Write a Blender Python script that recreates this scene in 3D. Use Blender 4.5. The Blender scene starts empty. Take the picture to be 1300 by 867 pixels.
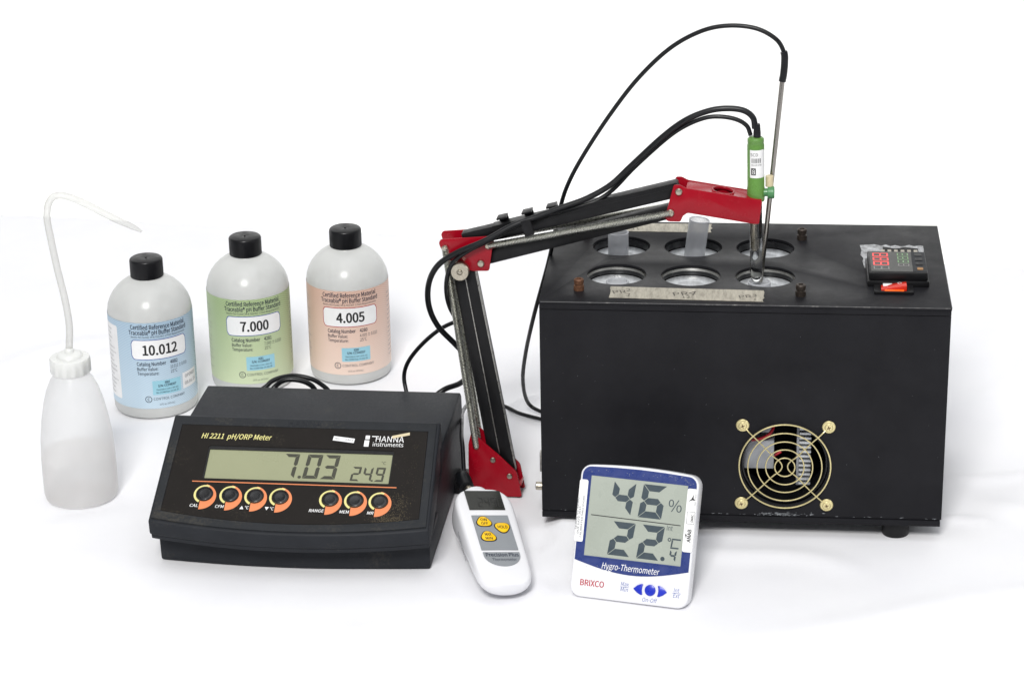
import bpy, bmesh, math, random
from mathutils import Matrix, Vector, noise
R = math.radians
S = bpy.context.scene
COL = S.collection

# ------------------------------------------------------------------ camera
cam = bpy.data.cameras.new('camera')
cam.sensor_width = 36.0
cam.lens = 3205.0 / 1300.0 * 36.0
cam.clip_start = 0.05
cam.clip_end = 60.0
co = bpy.data.objects.new('camera', cam)
COL.objects.link(co)
TH, RO = 0.37817, -0.01953
fw = Vector((0, math.cos(TH), -math.sin(TH)))
rt = Vector((1, 0, 0))
up = rt.cross(fw)
r2 = rt * math.cos(RO) + up * math.sin(RO)
u2 = -rt * math.sin(RO) + up * math.cos(RO)
m = Matrix((r2, u2, -fw)).transposed().to_4x4()
m.translation = Vector((0, 0, 0.95001))
co.matrix_world = m
S.camera = co

# ------------------------------------------------------------------ light
w = bpy.data.worlds.new('World')
S.world = w
w.use_nodes = True
bg = w.node_tree.nodes['Background']
bg.inputs[0].default_value = (0.93, 0.96, 1.0, 1)
bg.inputs[1].default_value = 0.30

def area(name, loc, target, size, power, col=(1, 1, 1), size_y=None):
    l = bpy.data.lights.new(name, 'AREA')
    l.energy = power
    l.color = col
    l.size = size
    if size_y:
        l.shape = 'RECTANGLE'
        l.size_y = size_y
    o = bpy.data.objects.new(name, l)
    COL.objects.link(o)
    o.location = loc
    o.rotation_euler = (Vector(target) - Vector(loc)).to_track_quat('-Z', 'Y').to_euler()
    return o
area('softbox_key', (-0.55, -1.3, 3.1), (0.0, 2.0, 0.05), 1.0, 150, (1, 0.985, 0.96))
area('softbox_overhead', (0.1, 1.5, 2.5), (0.05, 2.0, 0.0), 1.8, 15, (0.97, 0.98, 1))
area('softbox_right', (2.1, 0.9, 1.3), (0.1, 2.0, 0.1), 0.9, 6, (0.98, 0.99, 1))
area('backdrop_fill', (0.0, 2.86, -0.75), (0.0, 3.2, 0.0), 3.4, 14, (1, 1, 0.985), 0.2)  # added unseen light, low behind the table, to whiten the backdrop

S.view_settings.view_transform = 'Standard'
S.view_settings.look = 'None'
S.view_settings.gamma = 1.0
S.view_settings.exposure = 0.16
S.view_settings.use_curve_mapping = False
S.render.engine = 'CYCLES'
S.cycles.use_denoising = True
S.cycles.max_bounces = 12
S.cycles.transparent_max_bounces = 16
S.cycles.transmission_bounces = 10
S.cycles.caustics_refractive = False
S.cycles.caustics_reflective = False
S.cycles.sample_clamp_indirect = 6.0

# ------------------------------------------------------------------ materials
def lin(r, g, b):
    f = lambda c: (c / 255 / 12.92) if c / 255 <= 0.04045 else ((c / 255 + 0.055) / 1.055) ** 2.4
    return (f(r), f(g), f(b), 1)

class NT:
    def __init__(self, name):
        self.m = bpy.data.materials.new(name)
        self.m.use_nodes = True
        self.t = self.m.node_tree
        self.b = self.t.nodes['Principled BSDF']
        self.out = self.t.nodes['Material Output']
        self.tc = None
    def n(self, typ, **kw):
        x = self.t.nodes.new(typ)
        for k, v in kw.items():
            if k.startswith('i_'):
                x.inputs[k[2:].replace('_', ' ')].default_value = v
            else:
                setattr(x, k, v)
        return x
    def l(self, a, b):
        self.t.links.new(a, b)
    def obj(self):
        if not self.tc:
            self.tc = self.n('ShaderNodeTexCoord')
        return self.tc.outputs['Object']
    def noise(self, scale, detail=4, rough=0.55, vec=None, stretch=None):
        v = vec or self.obj()
        if stretch:
            mp = self.n('ShaderNodeMapping')
            mp.inputs['Scale'].default_value = stretch
            self.l(v, mp.inputs[0])
            v = mp.outputs[0]
        x = self.n('ShaderNodeTexNoise')
        x.inputs['Scale'].default_value = scale
        x.inputs['Detail'].default_value = detail
        x.inputs['Roughness'].default_value = rough
        self.l(v, x.inputs['Vector'])
        return x.outputs['Fac']
    def ramp(self, fac, stops):
        x = self.n('ShaderNodeValToRGB')
        e = x.color_ramp.elements
        e[0].position, e[0].color = stops[0]
        e[1].position, e[1].color = stops[-1]
        for p, c in stops[1:-1]:
            k = e.new(p)
            k.color = c
        self.l(fac, x.inputs[0])
        return x.outputs['Color']
    def mix(self, fac, a, b, mode='MIX'):
        x = self.n('ShaderNodeMix', data_type='RGBA', blend_type=mode)
        for sock, v in ((x.inputs['Factor'], fac), (x.inputs['A'], a), (x.inputs['B'], b)):
            if sock.name in ('A', 'B') and sock.type != 'RGBA':
                continue
        ins = [i for i in x.inputs if i.enabled]
        for sock, v in zip(ins, (fac, a, b)):
            if hasattr(v, 'is_linked'):
                self.l(v, sock)
            else:
                sock.default_value = v
        return [o for o in x.outputs if o.enabled][0]
    def bump(self, h, strength, dist=0.001):
        x = self.n('ShaderNodeBump')
        x.inputs['Strength'].default_value = strength
        x.inputs['Distance'].default_value = dist
        self.l(h, x.inputs['Height'])
        self.l(x.outputs[0], self.b.inputs['Normal'])

G1 = (1, 1, 1, 1)
G0 = (0, 0, 0, 1)

def mat(name, col, rough=0.5, metal=0.0, var=0.12, vscale=60, bump=0.0, bscale=900, spec=0.5, rvar=0.1,
        stretch=None, coat=0.0, sss=0.0, emit=None):
    """plain surface with slight colour and gloss variation and fine relief"""
    t = NT(name)
    c = lin(*col) if max(col) > 1 else (*col, 1)
    d = tuple(x * (1 - var) for x in c[:3]) + (1,)
    l = tuple(min(1, x * (1 + var * 0.5)) for x in c[:3]) + (1,)
    f = t.noise(vscale, 5, stretch=stretch)
    t.l(t.ramp(f, [(0.3, d), (0.7, l)]), t.b.inputs['Base Color'])
    if rvar:
        rr = t.ramp(t.noise(vscale * 2.3, 4, stretch=stretch), [(0.3, (max(rough - rvar, .02),) * 3 + (1,)), (0.7, (min(rough + rvar, 1),) * 3 + (1,))])
        t.l(rr, t.b.inputs['Roughness'])
    else:
        t.b.inputs['Roughness'].default_value = rough
    t.b.inputs['Metallic'].default_value = metal
    t.b.inputs['Specular IOR Level'].default_value = spec
    t.b.inputs['Coat Weight'].default_value = coat
    t.b.inputs['Subsurface Weight'].default_value = sss
    if sss:
        t.b.inputs['Subsurface Radius'].default_value = (0.01, 0.01, 0.009)
        t.b.inputs['Subsurface Scale'].default_value = 1.0
    if bump:
        t.bump(t.noise(bscale, 3), bump, 0.0004)
    if emit:
        t.b.inputs['Emission Color'].default_value = lin(*emit[0])
        t.b.inputs['Emission Strength'].default_value = emit[1]
    return t.m

def see_through(name, col, opacity, rough=0.35, trans=0.0, spec=0.5):
    """milky clear plastic: part of the light passes straight through"""
    t = NT(name)
    c = lin(*col)
    f = t.noise(45, 4)
    t.l(t.ramp(f, [(0.3, tuple(x * .93 for x in c[:3]) + (1,)), (0.7, c)]), t.b.inputs['Base Color'])
    t.b.inputs['Roughness'].default_value = rough
    t.b.inputs['Specular IOR Level'].default_value = spec
    t.b.inputs['Subsurface Weight'].default_value = 0.0
    tl = t.n('ShaderNodeBsdfTranslucent')
    tl.inputs['Color'].default_value = c
    m1 = t.n('ShaderNodeMixShader')
    m1.inputs[0].default_value = trans
    t.l(t.b.outputs[0], m1.inputs[1])
    t.l(tl.outputs[0], m1.inputs[2])
    tr = t.n('ShaderNodeBsdfTransparent')
    tr.inputs['Color'].default_value = (0.97, 0.97, 0.97, 1)
    lw = t.n('ShaderNodeLayerWeight')
    lw.inputs['Blend'].default_value = 0.35
    mr = t.n('ShaderNodeMapRange')
    mr.inputs['To Min'].default_value = opacity
    mr.inputs['To Max'].default_value = min(1, opacity + 0.45)
    t.l(lw.outputs['Facing'], mr.inputs['Value'])
    m2 = t.n('ShaderNodeMixShader')
    t.l(mr.outputs[0], m2.inputs[0])
    t.l(tr.outputs[0], m2.inputs[1])
    t.l(m1.outputs[0], m2.inputs[2])
    t.l(m2.outputs[0], t.out.inputs['Surface'])
    return t.m

def cloth_mat():
    t = NT('white_cotton')
    f = t.noise(9, 5)
    t.l(t.ramp(f, [(0.3, (0.83, 0.83, 0.86, 1)), (0.7, (0.865, 0.865, 0.885, 1))]), t.b.inputs['Base Color'])
    t.b.inputs['Roughness'].default_value = 0.95
    t.b.inputs['Specular IOR Level'].default_value = 0.15
    t.b.inputs['Sheen Weight'].default_value = 0.15
    w1 = t.n('ShaderNodeTexWave', wave_type='BANDS', bands_direction='X')
    w2 = t.n('ShaderNodeTexWave', wave_type='BANDS', bands_direction='Y')
    for x in (w1, w2):
        x.inputs['Scale'].default_value = 420
        x.inputs['Distortion'].default_value = 1.0
        t.l(t.obj(), x.inputs['Vector'])
    ad = t.n('ShaderNodeMath', operation='ADD')
    t.l(w1.outputs['Fac'], ad.inputs[0])
    t.l(w2.outputs['Fac'], ad.inputs[1])
    ad2 = t.n('ShaderNodeMath', operation='MULTIPLY_ADD')
    t.l(t.noise(26, 6, 0.6), ad2.inputs[0])
    ad2.inputs[1].default_value = 7.0
    t.l(ad.outputs[0], ad2.inputs[2])
    t.bump(ad2.outputs[0], 0.22, 0.0009)
    return t.m

def box_paint():
    """black textured paint, rubbed and scuffed"""
    t = NT('black_textured_paint')
    scr = t.noise(38, 8, 0.72, stretch=(1, 1, 3))
    base = t.ramp(t.noise(14, 6, 0.6), [(0.35, lin(24, 24, 27)), (0.65, lin(31, 31, 34))])
    scuff = t.ramp(scr, [(0.69, G0), (0.78, (0.35,) * 3 + (1,))])
    col = t.mix(scuff, base, lin(58, 58, 60))
    t.l(col, t.b.inputs['Base Color'])
    t.l(t.ramp(t.noise(16, 7, 0.7, stretch=(1, 1, .6)), [(0.36, (0.36,) * 3 + (1,)), (0.62, (0.52,) * 3 + (1,))]), t.b.inputs['Roughness'])
    t.b.inputs['Specular IOR Level'].default_value = 0.12
    t.bump(t.noise(1500, 3), 0.18, 0.0004)
    return t.m

def worn_edge():
    t = NT('rubbed_black_edge')
    f = t.ramp(t.noise(130, 6, 0.75), [(0.52, G0), (0.66, G1)])
    t.l(t.mix(f, lin(40, 40, 43), lin(120, 118, 114)), t.b.inputs['Base Color'])
    t.b.inputs['Roughness'].default_value = 0.5
    return t.m

def dusty(name, col, dust, amount, rough=0.45, lo=0.5, spec=0.12):
    """dark plastic with beige dust caught in patches"""
    t = NT(name)
    f1 = t.noise(420, 6, 0.8)
    f2 = t.noise(22, 4, 0.6)
    mu = t.n('ShaderNodeMath', operation='MULTIPLY')
    t.l(f1, mu.inputs[0])
    t.l(f2, mu.inputs[1])
    f = t.ramp(mu.outputs[0], [(lo * 0.5, G0), (lo * 0.5 + 0.14, (amount,) * 3 + (1,))])
    base = t.ramp(t.noise(60, 4), [(0.3, tuple(x * .85 for x in lin(*col)[:3]) + (1,)), (0.7, lin(*col))])
    t.l(t.mix(f, base, lin(*dust)), t.b.inputs['Base Color'])
    t.l(t.ramp(f1, [(0.3, (rough,) * 3 + (1,)), (0.7, (rough + .15,) * 3 + (1,))]), t.b.inputs['Roughness'])
    t.b.inputs['Specular IOR Level'].default_value = spec
    t.bump(t.noise(1300, 3), 0.12, 0.0003)
    return t.m

def label_mat(name, top, low, line):
    """printed paper label: tint fading down, fine curved security lines"""
    t = NT(name)
    sp = t.n('ShaderNodeSeparateXYZ')
    t.l(t.obj(), sp.inputs[0])
    mr = t.n('ShaderNodeMapRange')
    mr.inputs['From Min'].default_value = 0.012
    mr.inputs['From Max'].default_value = 0.1
    t.l(sp.outputs['Z'], mr.inputs['Value'])
    base = t.ramp(mr.outputs[0], [(0.0, lin(*low)), (1.0, lin(*top))])
    wv = t.n('ShaderNodeTexWave', wave_type='RINGS', rings_direction='Y')
    wv.inputs['Scale'].default_value = 190
    wv.inputs['Distortion'].default_value = 0.6
    wv.inputs['Detail'].default_value = 0
    mp = t.n('ShaderNodeMapping')
    mp.inputs['Location'].default_value = (0.05, 0, 0.035)
    t.l(t.obj(), mp.inputs[0])
    t.l(mp.outputs[0], wv.inputs['Vector'])
    f = t.ramp(wv.outputs['Fac'], [(0.35, G0), (0.8, (0.6,) * 3 + (1,))])
    t.l(t.mix(f, base, lin(*line)), t.b.inputs['Base Color'])
    t.b.inputs['Roughness'].default_value = 0.42
    t.bump(t.noise(60, 5), 0.12, 0.0006)
    return t.m

def tape_mat():
    t = NT('grey_cloth_tape')
    f = t.noise(60, 6, 0.7, stretch=(5, 1, 1))
    t.l(t.ramp(f, [(0.3, lin(128, 124, 112)), (0.5, lin(165, 160, 146)), (0.72, lin(190, 185, 170))]), t.b.inputs['Base Color'])
    t.b.inputs['Roughness'].default_value = 0.6
    t.bump(t.noise(500, 4, stretch=(3, .6, 1)), 0.5, 0.0004)
    return t.m

def streak_metal(name, c0, c1, rough, scale, stretch, metal=1.0):
    t = NT(name)
    f = t.noise(scale, 6, 0.7, stretch=stretch)
    t.l(t.ramp(f, [(0.3, lin(*c0)), (0.7, lin(*c1))]), t.b.inputs['Base Color'])
    t.b.inputs['Metallic'].default_value = metal
    t.l(t.ramp(f, [(0.3, (rough,) * 3 + (1,)), (0.7, (rough + .2,) * 3 + (1,))]), t.b.inputs['Roughness'])
    t.bump(f, 0.15, 0.0005)
    return t.m

def glass_mat(name, col, rough=0.02, ior=1.3):
    t = NT(name)
    f = t.noise(30, 3)
    t.l(t.ramp(f, [(0.3, tuple(x * .97 for x in lin(*col)[:3]) + (1,)), (0.7, lin(*col))]), t.b.inputs['Base Color'])
    t.b.inputs['Transmission Weight'].default_value = 1.0
    t.b.inputs['Roughness'].default_value = rough
    t.b.inputs['IOR'].default_value = ior
    return t.m

M = dict(
    cloth=cloth_mat(),
    wall=mat('matt_white_backdrop', (0.90, 0.90, 0.89), 0.9, var=0.02, vscale=3, spec=0.1),
    box=box_paint(), edge=worn_edge(),
    hole_edge=mat('black_gloss_edge', (22, 22, 24), 0.25, var=0.3),
    dark=mat('black_plastic', (19, 19, 21), 0.42, var=0.2, bump=0.08, spec=0.28),
    inner=mat('dark_interior', (16, 16, 17), 0.7, var=0.3),
    cap=mat('ribbed_black_cap', (17, 17, 20), 0.38, var=0.2, bump=0.1, spec=0.28),
    rubber=mat('black_rubber_cable', (17, 18, 21), 0.36, var=0.2, bump=0.1, bscale=300, spec=0.35),
    meter=dusty('charcoal_abs', (42, 44, 48), (120, 114, 98), 0.12, 0.42, 0.62),
    bezel=dusty('charcoal_abs_dusty', (44, 46, 49), (118, 110, 92), 0.2, 0.48, 0.5),
    panel=dusty('black_membrane', (33, 30, 28), (120, 112, 92), 0.2, 0.36, 0.62),
    dust=mat('beige_dust', (96, 86, 66), 0.9, var=0.4, vscale=900),
    lcdg=mat('green_grey_lcd', (146, 149, 118), 0.32, var=0.06, vscale=20),
    lcdh=mat('grey_lcd', (160, 166, 156), 0.28, var=0.06, vscale=20),
    lcdd=mat('dark_lcd', (46, 47, 44), 0.12, var=0.15, vscale=20, spec=0.25),
    seg=mat('lcd_segment_black', (58, 58, 46), 0.4, var=0.05),
    segh=mat('lcd_segment_slate', (52, 65, 73), 0.4, var=0.05),
    segd=mat('lcd_segment_faint', (28, 29, 28), 0.4, var=0.05),
    ink=mat('black_ink', (24, 24, 26), 0.5, var=0.1),
    inkn=mat('navy_ink', (24, 34, 58), 0.5, var=0.1),
    inkg=mat('grey_ink', (98, 100, 104), 0.5, var=0.1),
    inkb=mat('blue_ink', (70, 92, 160), 0.5, var=0.1),
    inkr=mat('red_ink', (172, 34, 48), 0.5, var=0.1),
    white=mat('white_print', (236, 236, 236), 0.45, var=0.04),
    paper=mat('white_paper', (232, 232, 232), 0.55, var=0.06, vscale=120),
    cyan=mat('pale_blue_sticker', (150, 200, 216), 0.45, var=0.06),
    yelp=mat('yellow_print', (222, 214, 140), 0.45, var=0.06),
    orange=mat('orange_print', (222, 132, 84), 0.45, var=0.06),
    whitep=mat('white_abs', (228, 228, 231), 0.26, var=0.01, vscale=10, rvar=0),
    greyp=mat('grey_membrane', (138, 142, 146), 0.45, var=0.05),
    yelb=mat('yellow_key', (246, 196, 22), 0.4, var=0.05),
    blue=mat('navy_face', (40, 56, 116), 0.3, var=0.06, vscale=60),
    blueb=mat('royal_blue_key', (26, 46, 178), 0.3, var=0.05),
    red=mat('red_enamel', (150, 8, 28), 0.22, var=0.08, vscale=40, bump=0.03, bscale=300, spec=0.3),
    steel=streak_metal('brushed_steel', (140, 138, 132), (205, 203, 198), 0.22, 40, (1, 1, 6)),
    rod=mat('polished_steel_rod', (150, 146, 140), 0.2, 1.0, var=0.04, rvar=0.03),
    nickel=mat('dull_nickel', (190, 182, 166), 0.32, 1.0, var=0.15, vscale=500),
    spring=mat('spring_steel', (206, 206, 198), 0.3, 1.0, var=0.08, vscale=200),
    gold=mat('brass_wire', (228, 214, 160), 0.28, 0.6, var=0.05, vscale=60),
    alu=streak_metal('brushed_aluminium', (196, 199, 202), (232, 235, 238), 0.34, 50, (5, 1, 1), 0.7),
    rust=mat('rusty_bolt', (98, 70, 50), 0.6, 0.6, var=0.5, vscale=700, bump=0.4, bscale=1500),
    rustb=mat('rusty_orange_bolt', (112, 76, 54), 0.6, 0.4, var=0.5, vscale=700, bump=0.4, bscale=1500),
    bolt=mat('blackened_bolt', (66, 58, 52), 0.5, 0.6, var=0.5, vscale=700, bump=0.3, bscale=1500),
    hdpe=see_through('milky_hdpe', (231, 232, 230), 0.9, 0.24, 0.3),
    ldpe=see_through('milky_ldpe', (246, 246, 246), 0.34, 0.25, 0.6),
    ldpec=mat('white_ldpe_cap', (214, 215, 213), 0.35, var=0.04, sss=0.4),
    ldpet=see_through('clear_tubing', (222, 222, 218), 0.36, 0.25, 0.45),
    water=see_through('water', (234, 228, 224), 0.06, 0.05, 0.4, 0.8),
    vial=see_through('clear_pp_tube', (226, 228, 232), 0.32, 0.2, 0.3),
    glass=glass_mat('electrode_glass', (244, 246, 246), 0.02, 1.42),
    gel=mat('silver_chloride_gel', (170, 170, 168), 0.3, 0.4, var=0.3, vscale=300),
    green=mat('green_plastic', (92, 136, 62), 0.3, var=0.08, bump=0.05),
    greenk=mat('green_cap', (74, 132, 84), 0.35, var=0.08),
    cream=mat('cream_plastic', (206, 192, 158), 0.45, var=0.08),
    amber=mat('amber_key', (150, 104, 44), 0.4),
    pen=mat('faded_pen', (74, 70, 64), 0.6),
    tape=tape_mat(),
    led=mat('lit_red_led', (255, 70, 70), 0.4, emit=((255, 60, 60), .45)),
    ledg=mat('lit_green_led', (96, 130, 88), 0.4, emit=((110, 150, 100), 0.25)),
    ledo=mat('unlit_led', (120, 118, 116), 0.4),
    redsw=mat('red_translucent_rocker', (196, 40, 22), 0.18, var=0.1, emit=((220, 50, 20), 0.06)),
    orsw=mat('orange_glow', (236, 96, 24), 0.25, emit=((250, 100, 20), 0.25)),
    wirer=mat('red_wire', (190, 26, 44), 0.35),
    tear=streak_metal('torn_foil', (70, 70, 72), (200, 202, 205), 0.25, 160, (2, 1, 1), 0.5),
    psu=mat('grey_metal_case', (160, 163, 168), 0.4, 0.15, var=0.1, vscale=80),
    labb=label_mat('blue_label', (144, 174, 198), (182, 204, 220), (206, 219, 226)),
    labg=label_mat('green_label', (146, 171, 116), (196, 208, 172), (202, 213, 178)),
    labp=label_mat('peach_label', (206, 164, 144), (228, 204, 189), (231, 210, 198)),
)

# ------------------------------------------------------------------ helpers (part sizes in millimetres)
I4 = Matrix.Identity(4)

def finish(me, smooth=35):
    if smooth:
        me.polygons.foreach_set('use_smooth', [True] * len(me.polygons))
        me.set_sharp_from_angle(angle=R(smooth))
    me.update()

def obj(name, verts, faces, mt, parent=None, fr=I4, smooth=35, bev=0, seg=2, label=None):
    me = bpy.data.meshes.new(name)
    me.from_pydata([tuple((fr @ Vector(v)) * 0.001) for v in verts], [], faces)
    bm = bmesh.new()
    bm.from_mesh(me)
    bmesh.ops.remove_doubles(bm, verts=bm.verts, dist=1e-7)
    bmesh.ops.recalc_face_normals(bm, faces=bm.faces)
    if bev:
        ed = [e for e in bm.edges if len(e.link_faces) == 2 and e.calc_face_angle(0) > R(25)]
        bmesh.ops.bevel(bm, geom=ed, offset=bev * 0.001, segments=seg, profile=0.5, affect='EDGES', clamp_overlap=True)
    bm.to_mesh(me)
    bm.free()
    finish(me, smooth)
    me.materials.append(M[mt])
    o = bpy.data.objects.new(name, me)
    COL.objects.link(o)
    if parent:
        o.parent = parent
    if label:
        o['label'] = label
    return o

def thing(name, label, cat, loc=(0, 0, 0), rot=0.0, group=None, mtx=None):
    o = bpy.data.objects.new(name, None)
    o.empty_display_size = 0.02
    COL.objects.link(o)
    if mtx:
        o.matrix_world = mtx
    else:
        o.location = loc
        o.rotation_euler = (0, 0, rot)
    o['label'] = label
    o['category'] = cat
    if group:
        o['group'] = group
    return o

def boxvf(x0, x1, y0, y1, z0, z1):
    v = [(x, y, z) for z in (z0, z1) for y in (y0, y1) for x in (x0, x1)]
    f = [(0, 2, 3, 1), (4, 5, 7, 6), (0, 1, 5, 4), (2, 6, 7, 3), (0, 4, 6, 2), (1, 3, 7, 5)]
    return v, f

def box(name, d, mt, parent=None, fr=I4, bev=0.4, **k):
    return obj(name, *boxvf(*d), mt, parent, fr, bev=bev, **k)

def prism(name, poly, z0, z1, mt, parent=None, fr=I4, bev=0, **k):
    """polygon in xy of the frame, extruded along its z"""
    n = len(poly)
    v = [(x, y, z0) for x, y in poly] + [(x, y, z1) for x, y in poly]
    f = [tuple(range(n - 1, -1, -1)), tuple(range(n, 2 * n))] + [(i, (i + 1) % n, n + (i + 1) % n, n + i) for i in range(n)]
    return obj(name, v, f, mt, parent, fr, bev=bev, **k)

def lathevf(prof, n=48, close=True):
    v, f = [], []
    for r, z in prof:
        v += [(r * math.cos(2 * math.pi * i / n), r * math.sin(2 * math.pi * i / n), z) for i in range(n)]
    for j in range(len(prof) - 1):
        for i in range(n):
            a, b = j * n + i, j * n + (i + 1) % n
            f.append((a, b, b + n, a + n))
    if close:
        if prof[0][0] > 1e-6:
            f.append(tuple(range(n - 1, -1, -1)))
        if prof[-1][0] > 1e-6:
            f.append(tuple(range((len(prof) - 1) * n, len(prof) * n)))
    return v, f

def lathe(name, prof, mt, parent=None, fr=I4, n=48, close=True, **k):
    return obj(name, *lathevf(prof, n, close), mt, parent, fr, **k)

def spline(pts, per=8):
    """Catmull-Rom through the points"""
    P = [Vector(p) for p in pts]
    P = [P[0] * 2 - P[1]] + P + [P[-1] * 2 - P[-2]]
    out = []
    for i in range(1, len(P) - 2):
        a, b, c, d = P[i - 1:i + 3]
        for k in range(per):
            t = k / per
            out.append(0.5 * ((2 * b) + (c - a) * t + (2 * a - 5 * b + 4 * c - d) * t * t + (3 * b - a - 3 * c + d) * t ** 3))
    out.append(P[-2])
    return out

def tubevf(path, r, n=12, cap=True, closed=False):
    P = [Vector(p) for p in path]
    N = len(P)
    rr = r if isinstance(r, (list, tuple)) else [r] * N
    v, f = [], []
    up_ = None
    for i, p in enumerate(P):
        t = (P[(i + 1) % N] - P[i - 1]) if closed else (P[min(i + 1, N - 1)] - P[max(i - 1, 0)])
        t.normalize()
        if up_ is None:
            up_ = Vector((0, 0, 1)) if abs(t.z) < 0.9 else Vector((1, 0, 0))
        s = t.cross(up_)
        s.normalize()
        up_ = s.cross(t)
        for k in range(n):
            a = 2 * math.pi * k / n
            v.append(p + (s * math.cos(a) + up_ * math.sin(a)) * rr[i])
    for i in range(N if closed else N - 1):
        for k in range(n):
            a, b = i * n + k, i * n + (k + 1) % n
            c, d = ((i + 1) % N) * n + (k + 1) % n, ((i + 1) % N) * n + k
            f.append((a, b, c, d))
    if cap and not closed:
        f += [tuple(range(n - 1, -1, -1)), tuple(range((N - 1) * n, N * n))]
    return v, f

def tube(name, path, r, mt, parent=None, fr=I4, n=12, closed=False, **k):
    return obj(name, *tubevf(path, r, n, True, closed), mt, parent, fr, **k)

def arc(cx, cy, r, a0, a1, n=16):
    return [(cx + r * math.cos(R(a0 + (a1 - a0) * i / n)), cy + r * math.sin(R(a0 + (a1 - a0) * i / n))) for i in range(n + 1)]

def circle(cx, cy, r, n=40):
    return arc(cx, cy, r, 0, 360 - 360 / n, n - 1)

def rrect(x0, x1, y0, y1, r, n=6):
    return (arc(x1 - r, y0 + r, r, -90, 0, n) + arc(x1 - r, y1 - r, r, 0, 90, n)
            + arc(x0 + r, y1 - r, r, 90, 180, n) + arc(x0 + r, y0 + r, r, 180, 270, n))

def curve_mesh(cu):
    ob = bpy.data.objects.new('tmp', cu)
    me = bpy.data.meshes.new_from_object(ob)
    bpy.data.objects.remove(ob)
    return me

def plate(name, outline, holes, z0, z1, mt, parent=None, fr=I4, bev=0.0, smooth=35, label=None):
    """flat plate with openings"""
    cu = bpy.data.curves.new('tmp', 'CURVE')
    cu.dimensions = '2D'
    cu.fill_mode = 'BOTH'
    for lp in [outline] + list(holes):
        s = cu.splines.new('POLY')
        s.points.add(len(lp) - 1)
        for q, (x, y) in zip(s.points, lp):
            q.co = (x, y, 0, 1)
        s.use_cyclic_u = True
    cu.extrude = max((z1 - z0) / 2 - bev, 1e-4)
    if bev:
        cu.bevel_depth = bev
        cu.bevel_resolution = 1
        cu.offset = -bev
    me = curve_mesh(cu)
    bpy.data.curves.remove(cu)
    v = [(q.co.x, q.co.y, q.co.z + (z0 + z1) / 2) for q in me.vertices]
    f = [tuple(p.vertices) for p in me.polygons]
    bpy.data.meshes.remove(me)
    return obj(name, v, f, mt, parent, fr, smooth=smooth, label=label)

try:                                                   # a typeface that comes with Blender, a plain grotesque
    import os
    FONT = bpy.data.fonts.load(os.path.join(bpy.utils.system_resource('DATAFILES'), 'fonts', 'Noto Sans CJK Regular.woff2'))
except Exception:
    FONT = None
_tc = {}
CAPH = 0.72
def textvf(s, bold=0.0, shear=0.0, spacing=1.0):
    key = (s, bold, shear, spacing)
    if key not in _tc:
        cu = bpy.data.curves.new('tmp', 'FONT')
        cu.body = s
        if FONT:
            cu.font = FONT
        cu.size = 1.0
        cu.shear = shear
        cu.space_character = spacing
        cu.resolution_u = 3
        me = curve_mesh(cu)
        bpy.data.curves.remove(cu)
        v0 = [tuple(q.co) for q in me.vertices]
        f0 = [tuple(p.vertices) for p in me.polygons]
        v1, f1 = list(v0), list(f0)
        if bold > 0:                                       # heavier strokes: the outline struck again round about
            bd = bold * CAPH / 0.72
            for k in range(8):
                a = k * math.pi / 4
                f1 += [tuple(i + len(v1) for i in p) for p in f0]
                v1 += [(x + bd * 1.2 * math.cos(a), y + bd * .8 * math.sin(a), z + .0015 * (k + 1)) for x, y, z in v0]
        _tc[key] = (v1, f1)
        bpy.data.meshes.remove(me)
    return _tc[key]

CAPH = max(q[1] for q in textvf('H')[0])
def text(s, x, y, h, mt, parent, fr=I4, w=None, bold=0.0, shear=0.0, z=0.15, align='C', bend=None, rot=0.0, spacing=1.0, name='lettering'):
    """s set with capital height h (mm), its baseline at y; w squeezes it to a width; bend wraps it on a cylinder of that radius"""
    v, f = textvf(s, bold, shear, spacing)
    x0, x1 = min(q[0] for q in v), max(q[0] for q in v)
    k = h / CAPH
    kx = w / (x1 - x0) if w else k
    ax = {'L': x0, 'C': (x0 + x1) / 2, 'R': x1}[align]
    c, sn = math.cos(R(rot)), math.sin(R(rot))
    p = []
    for q in v:
        a, b = (q[0] - ax) * kx, q[1] * k
        p.append((x + a * c - b * sn, y + a * sn + b * c, q[2]))
    if bend:
        pv = [((bend + z + e) * math.sin(a / bend), -(bend + z + e) * math.cos(a / bend), b) for a, b, e in p]
    else:
        pv = [(a, b, z + e) for a, b, e in p]
    return obj(name, pv, f, mt, parent, fr, smooth=0)

def flat(name, poly, z, mt, parent, fr=I4, t=0.1, **k):
    return prism(name, poly, z, z + t, mt, parent, fr, smooth=0, **k)

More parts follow.
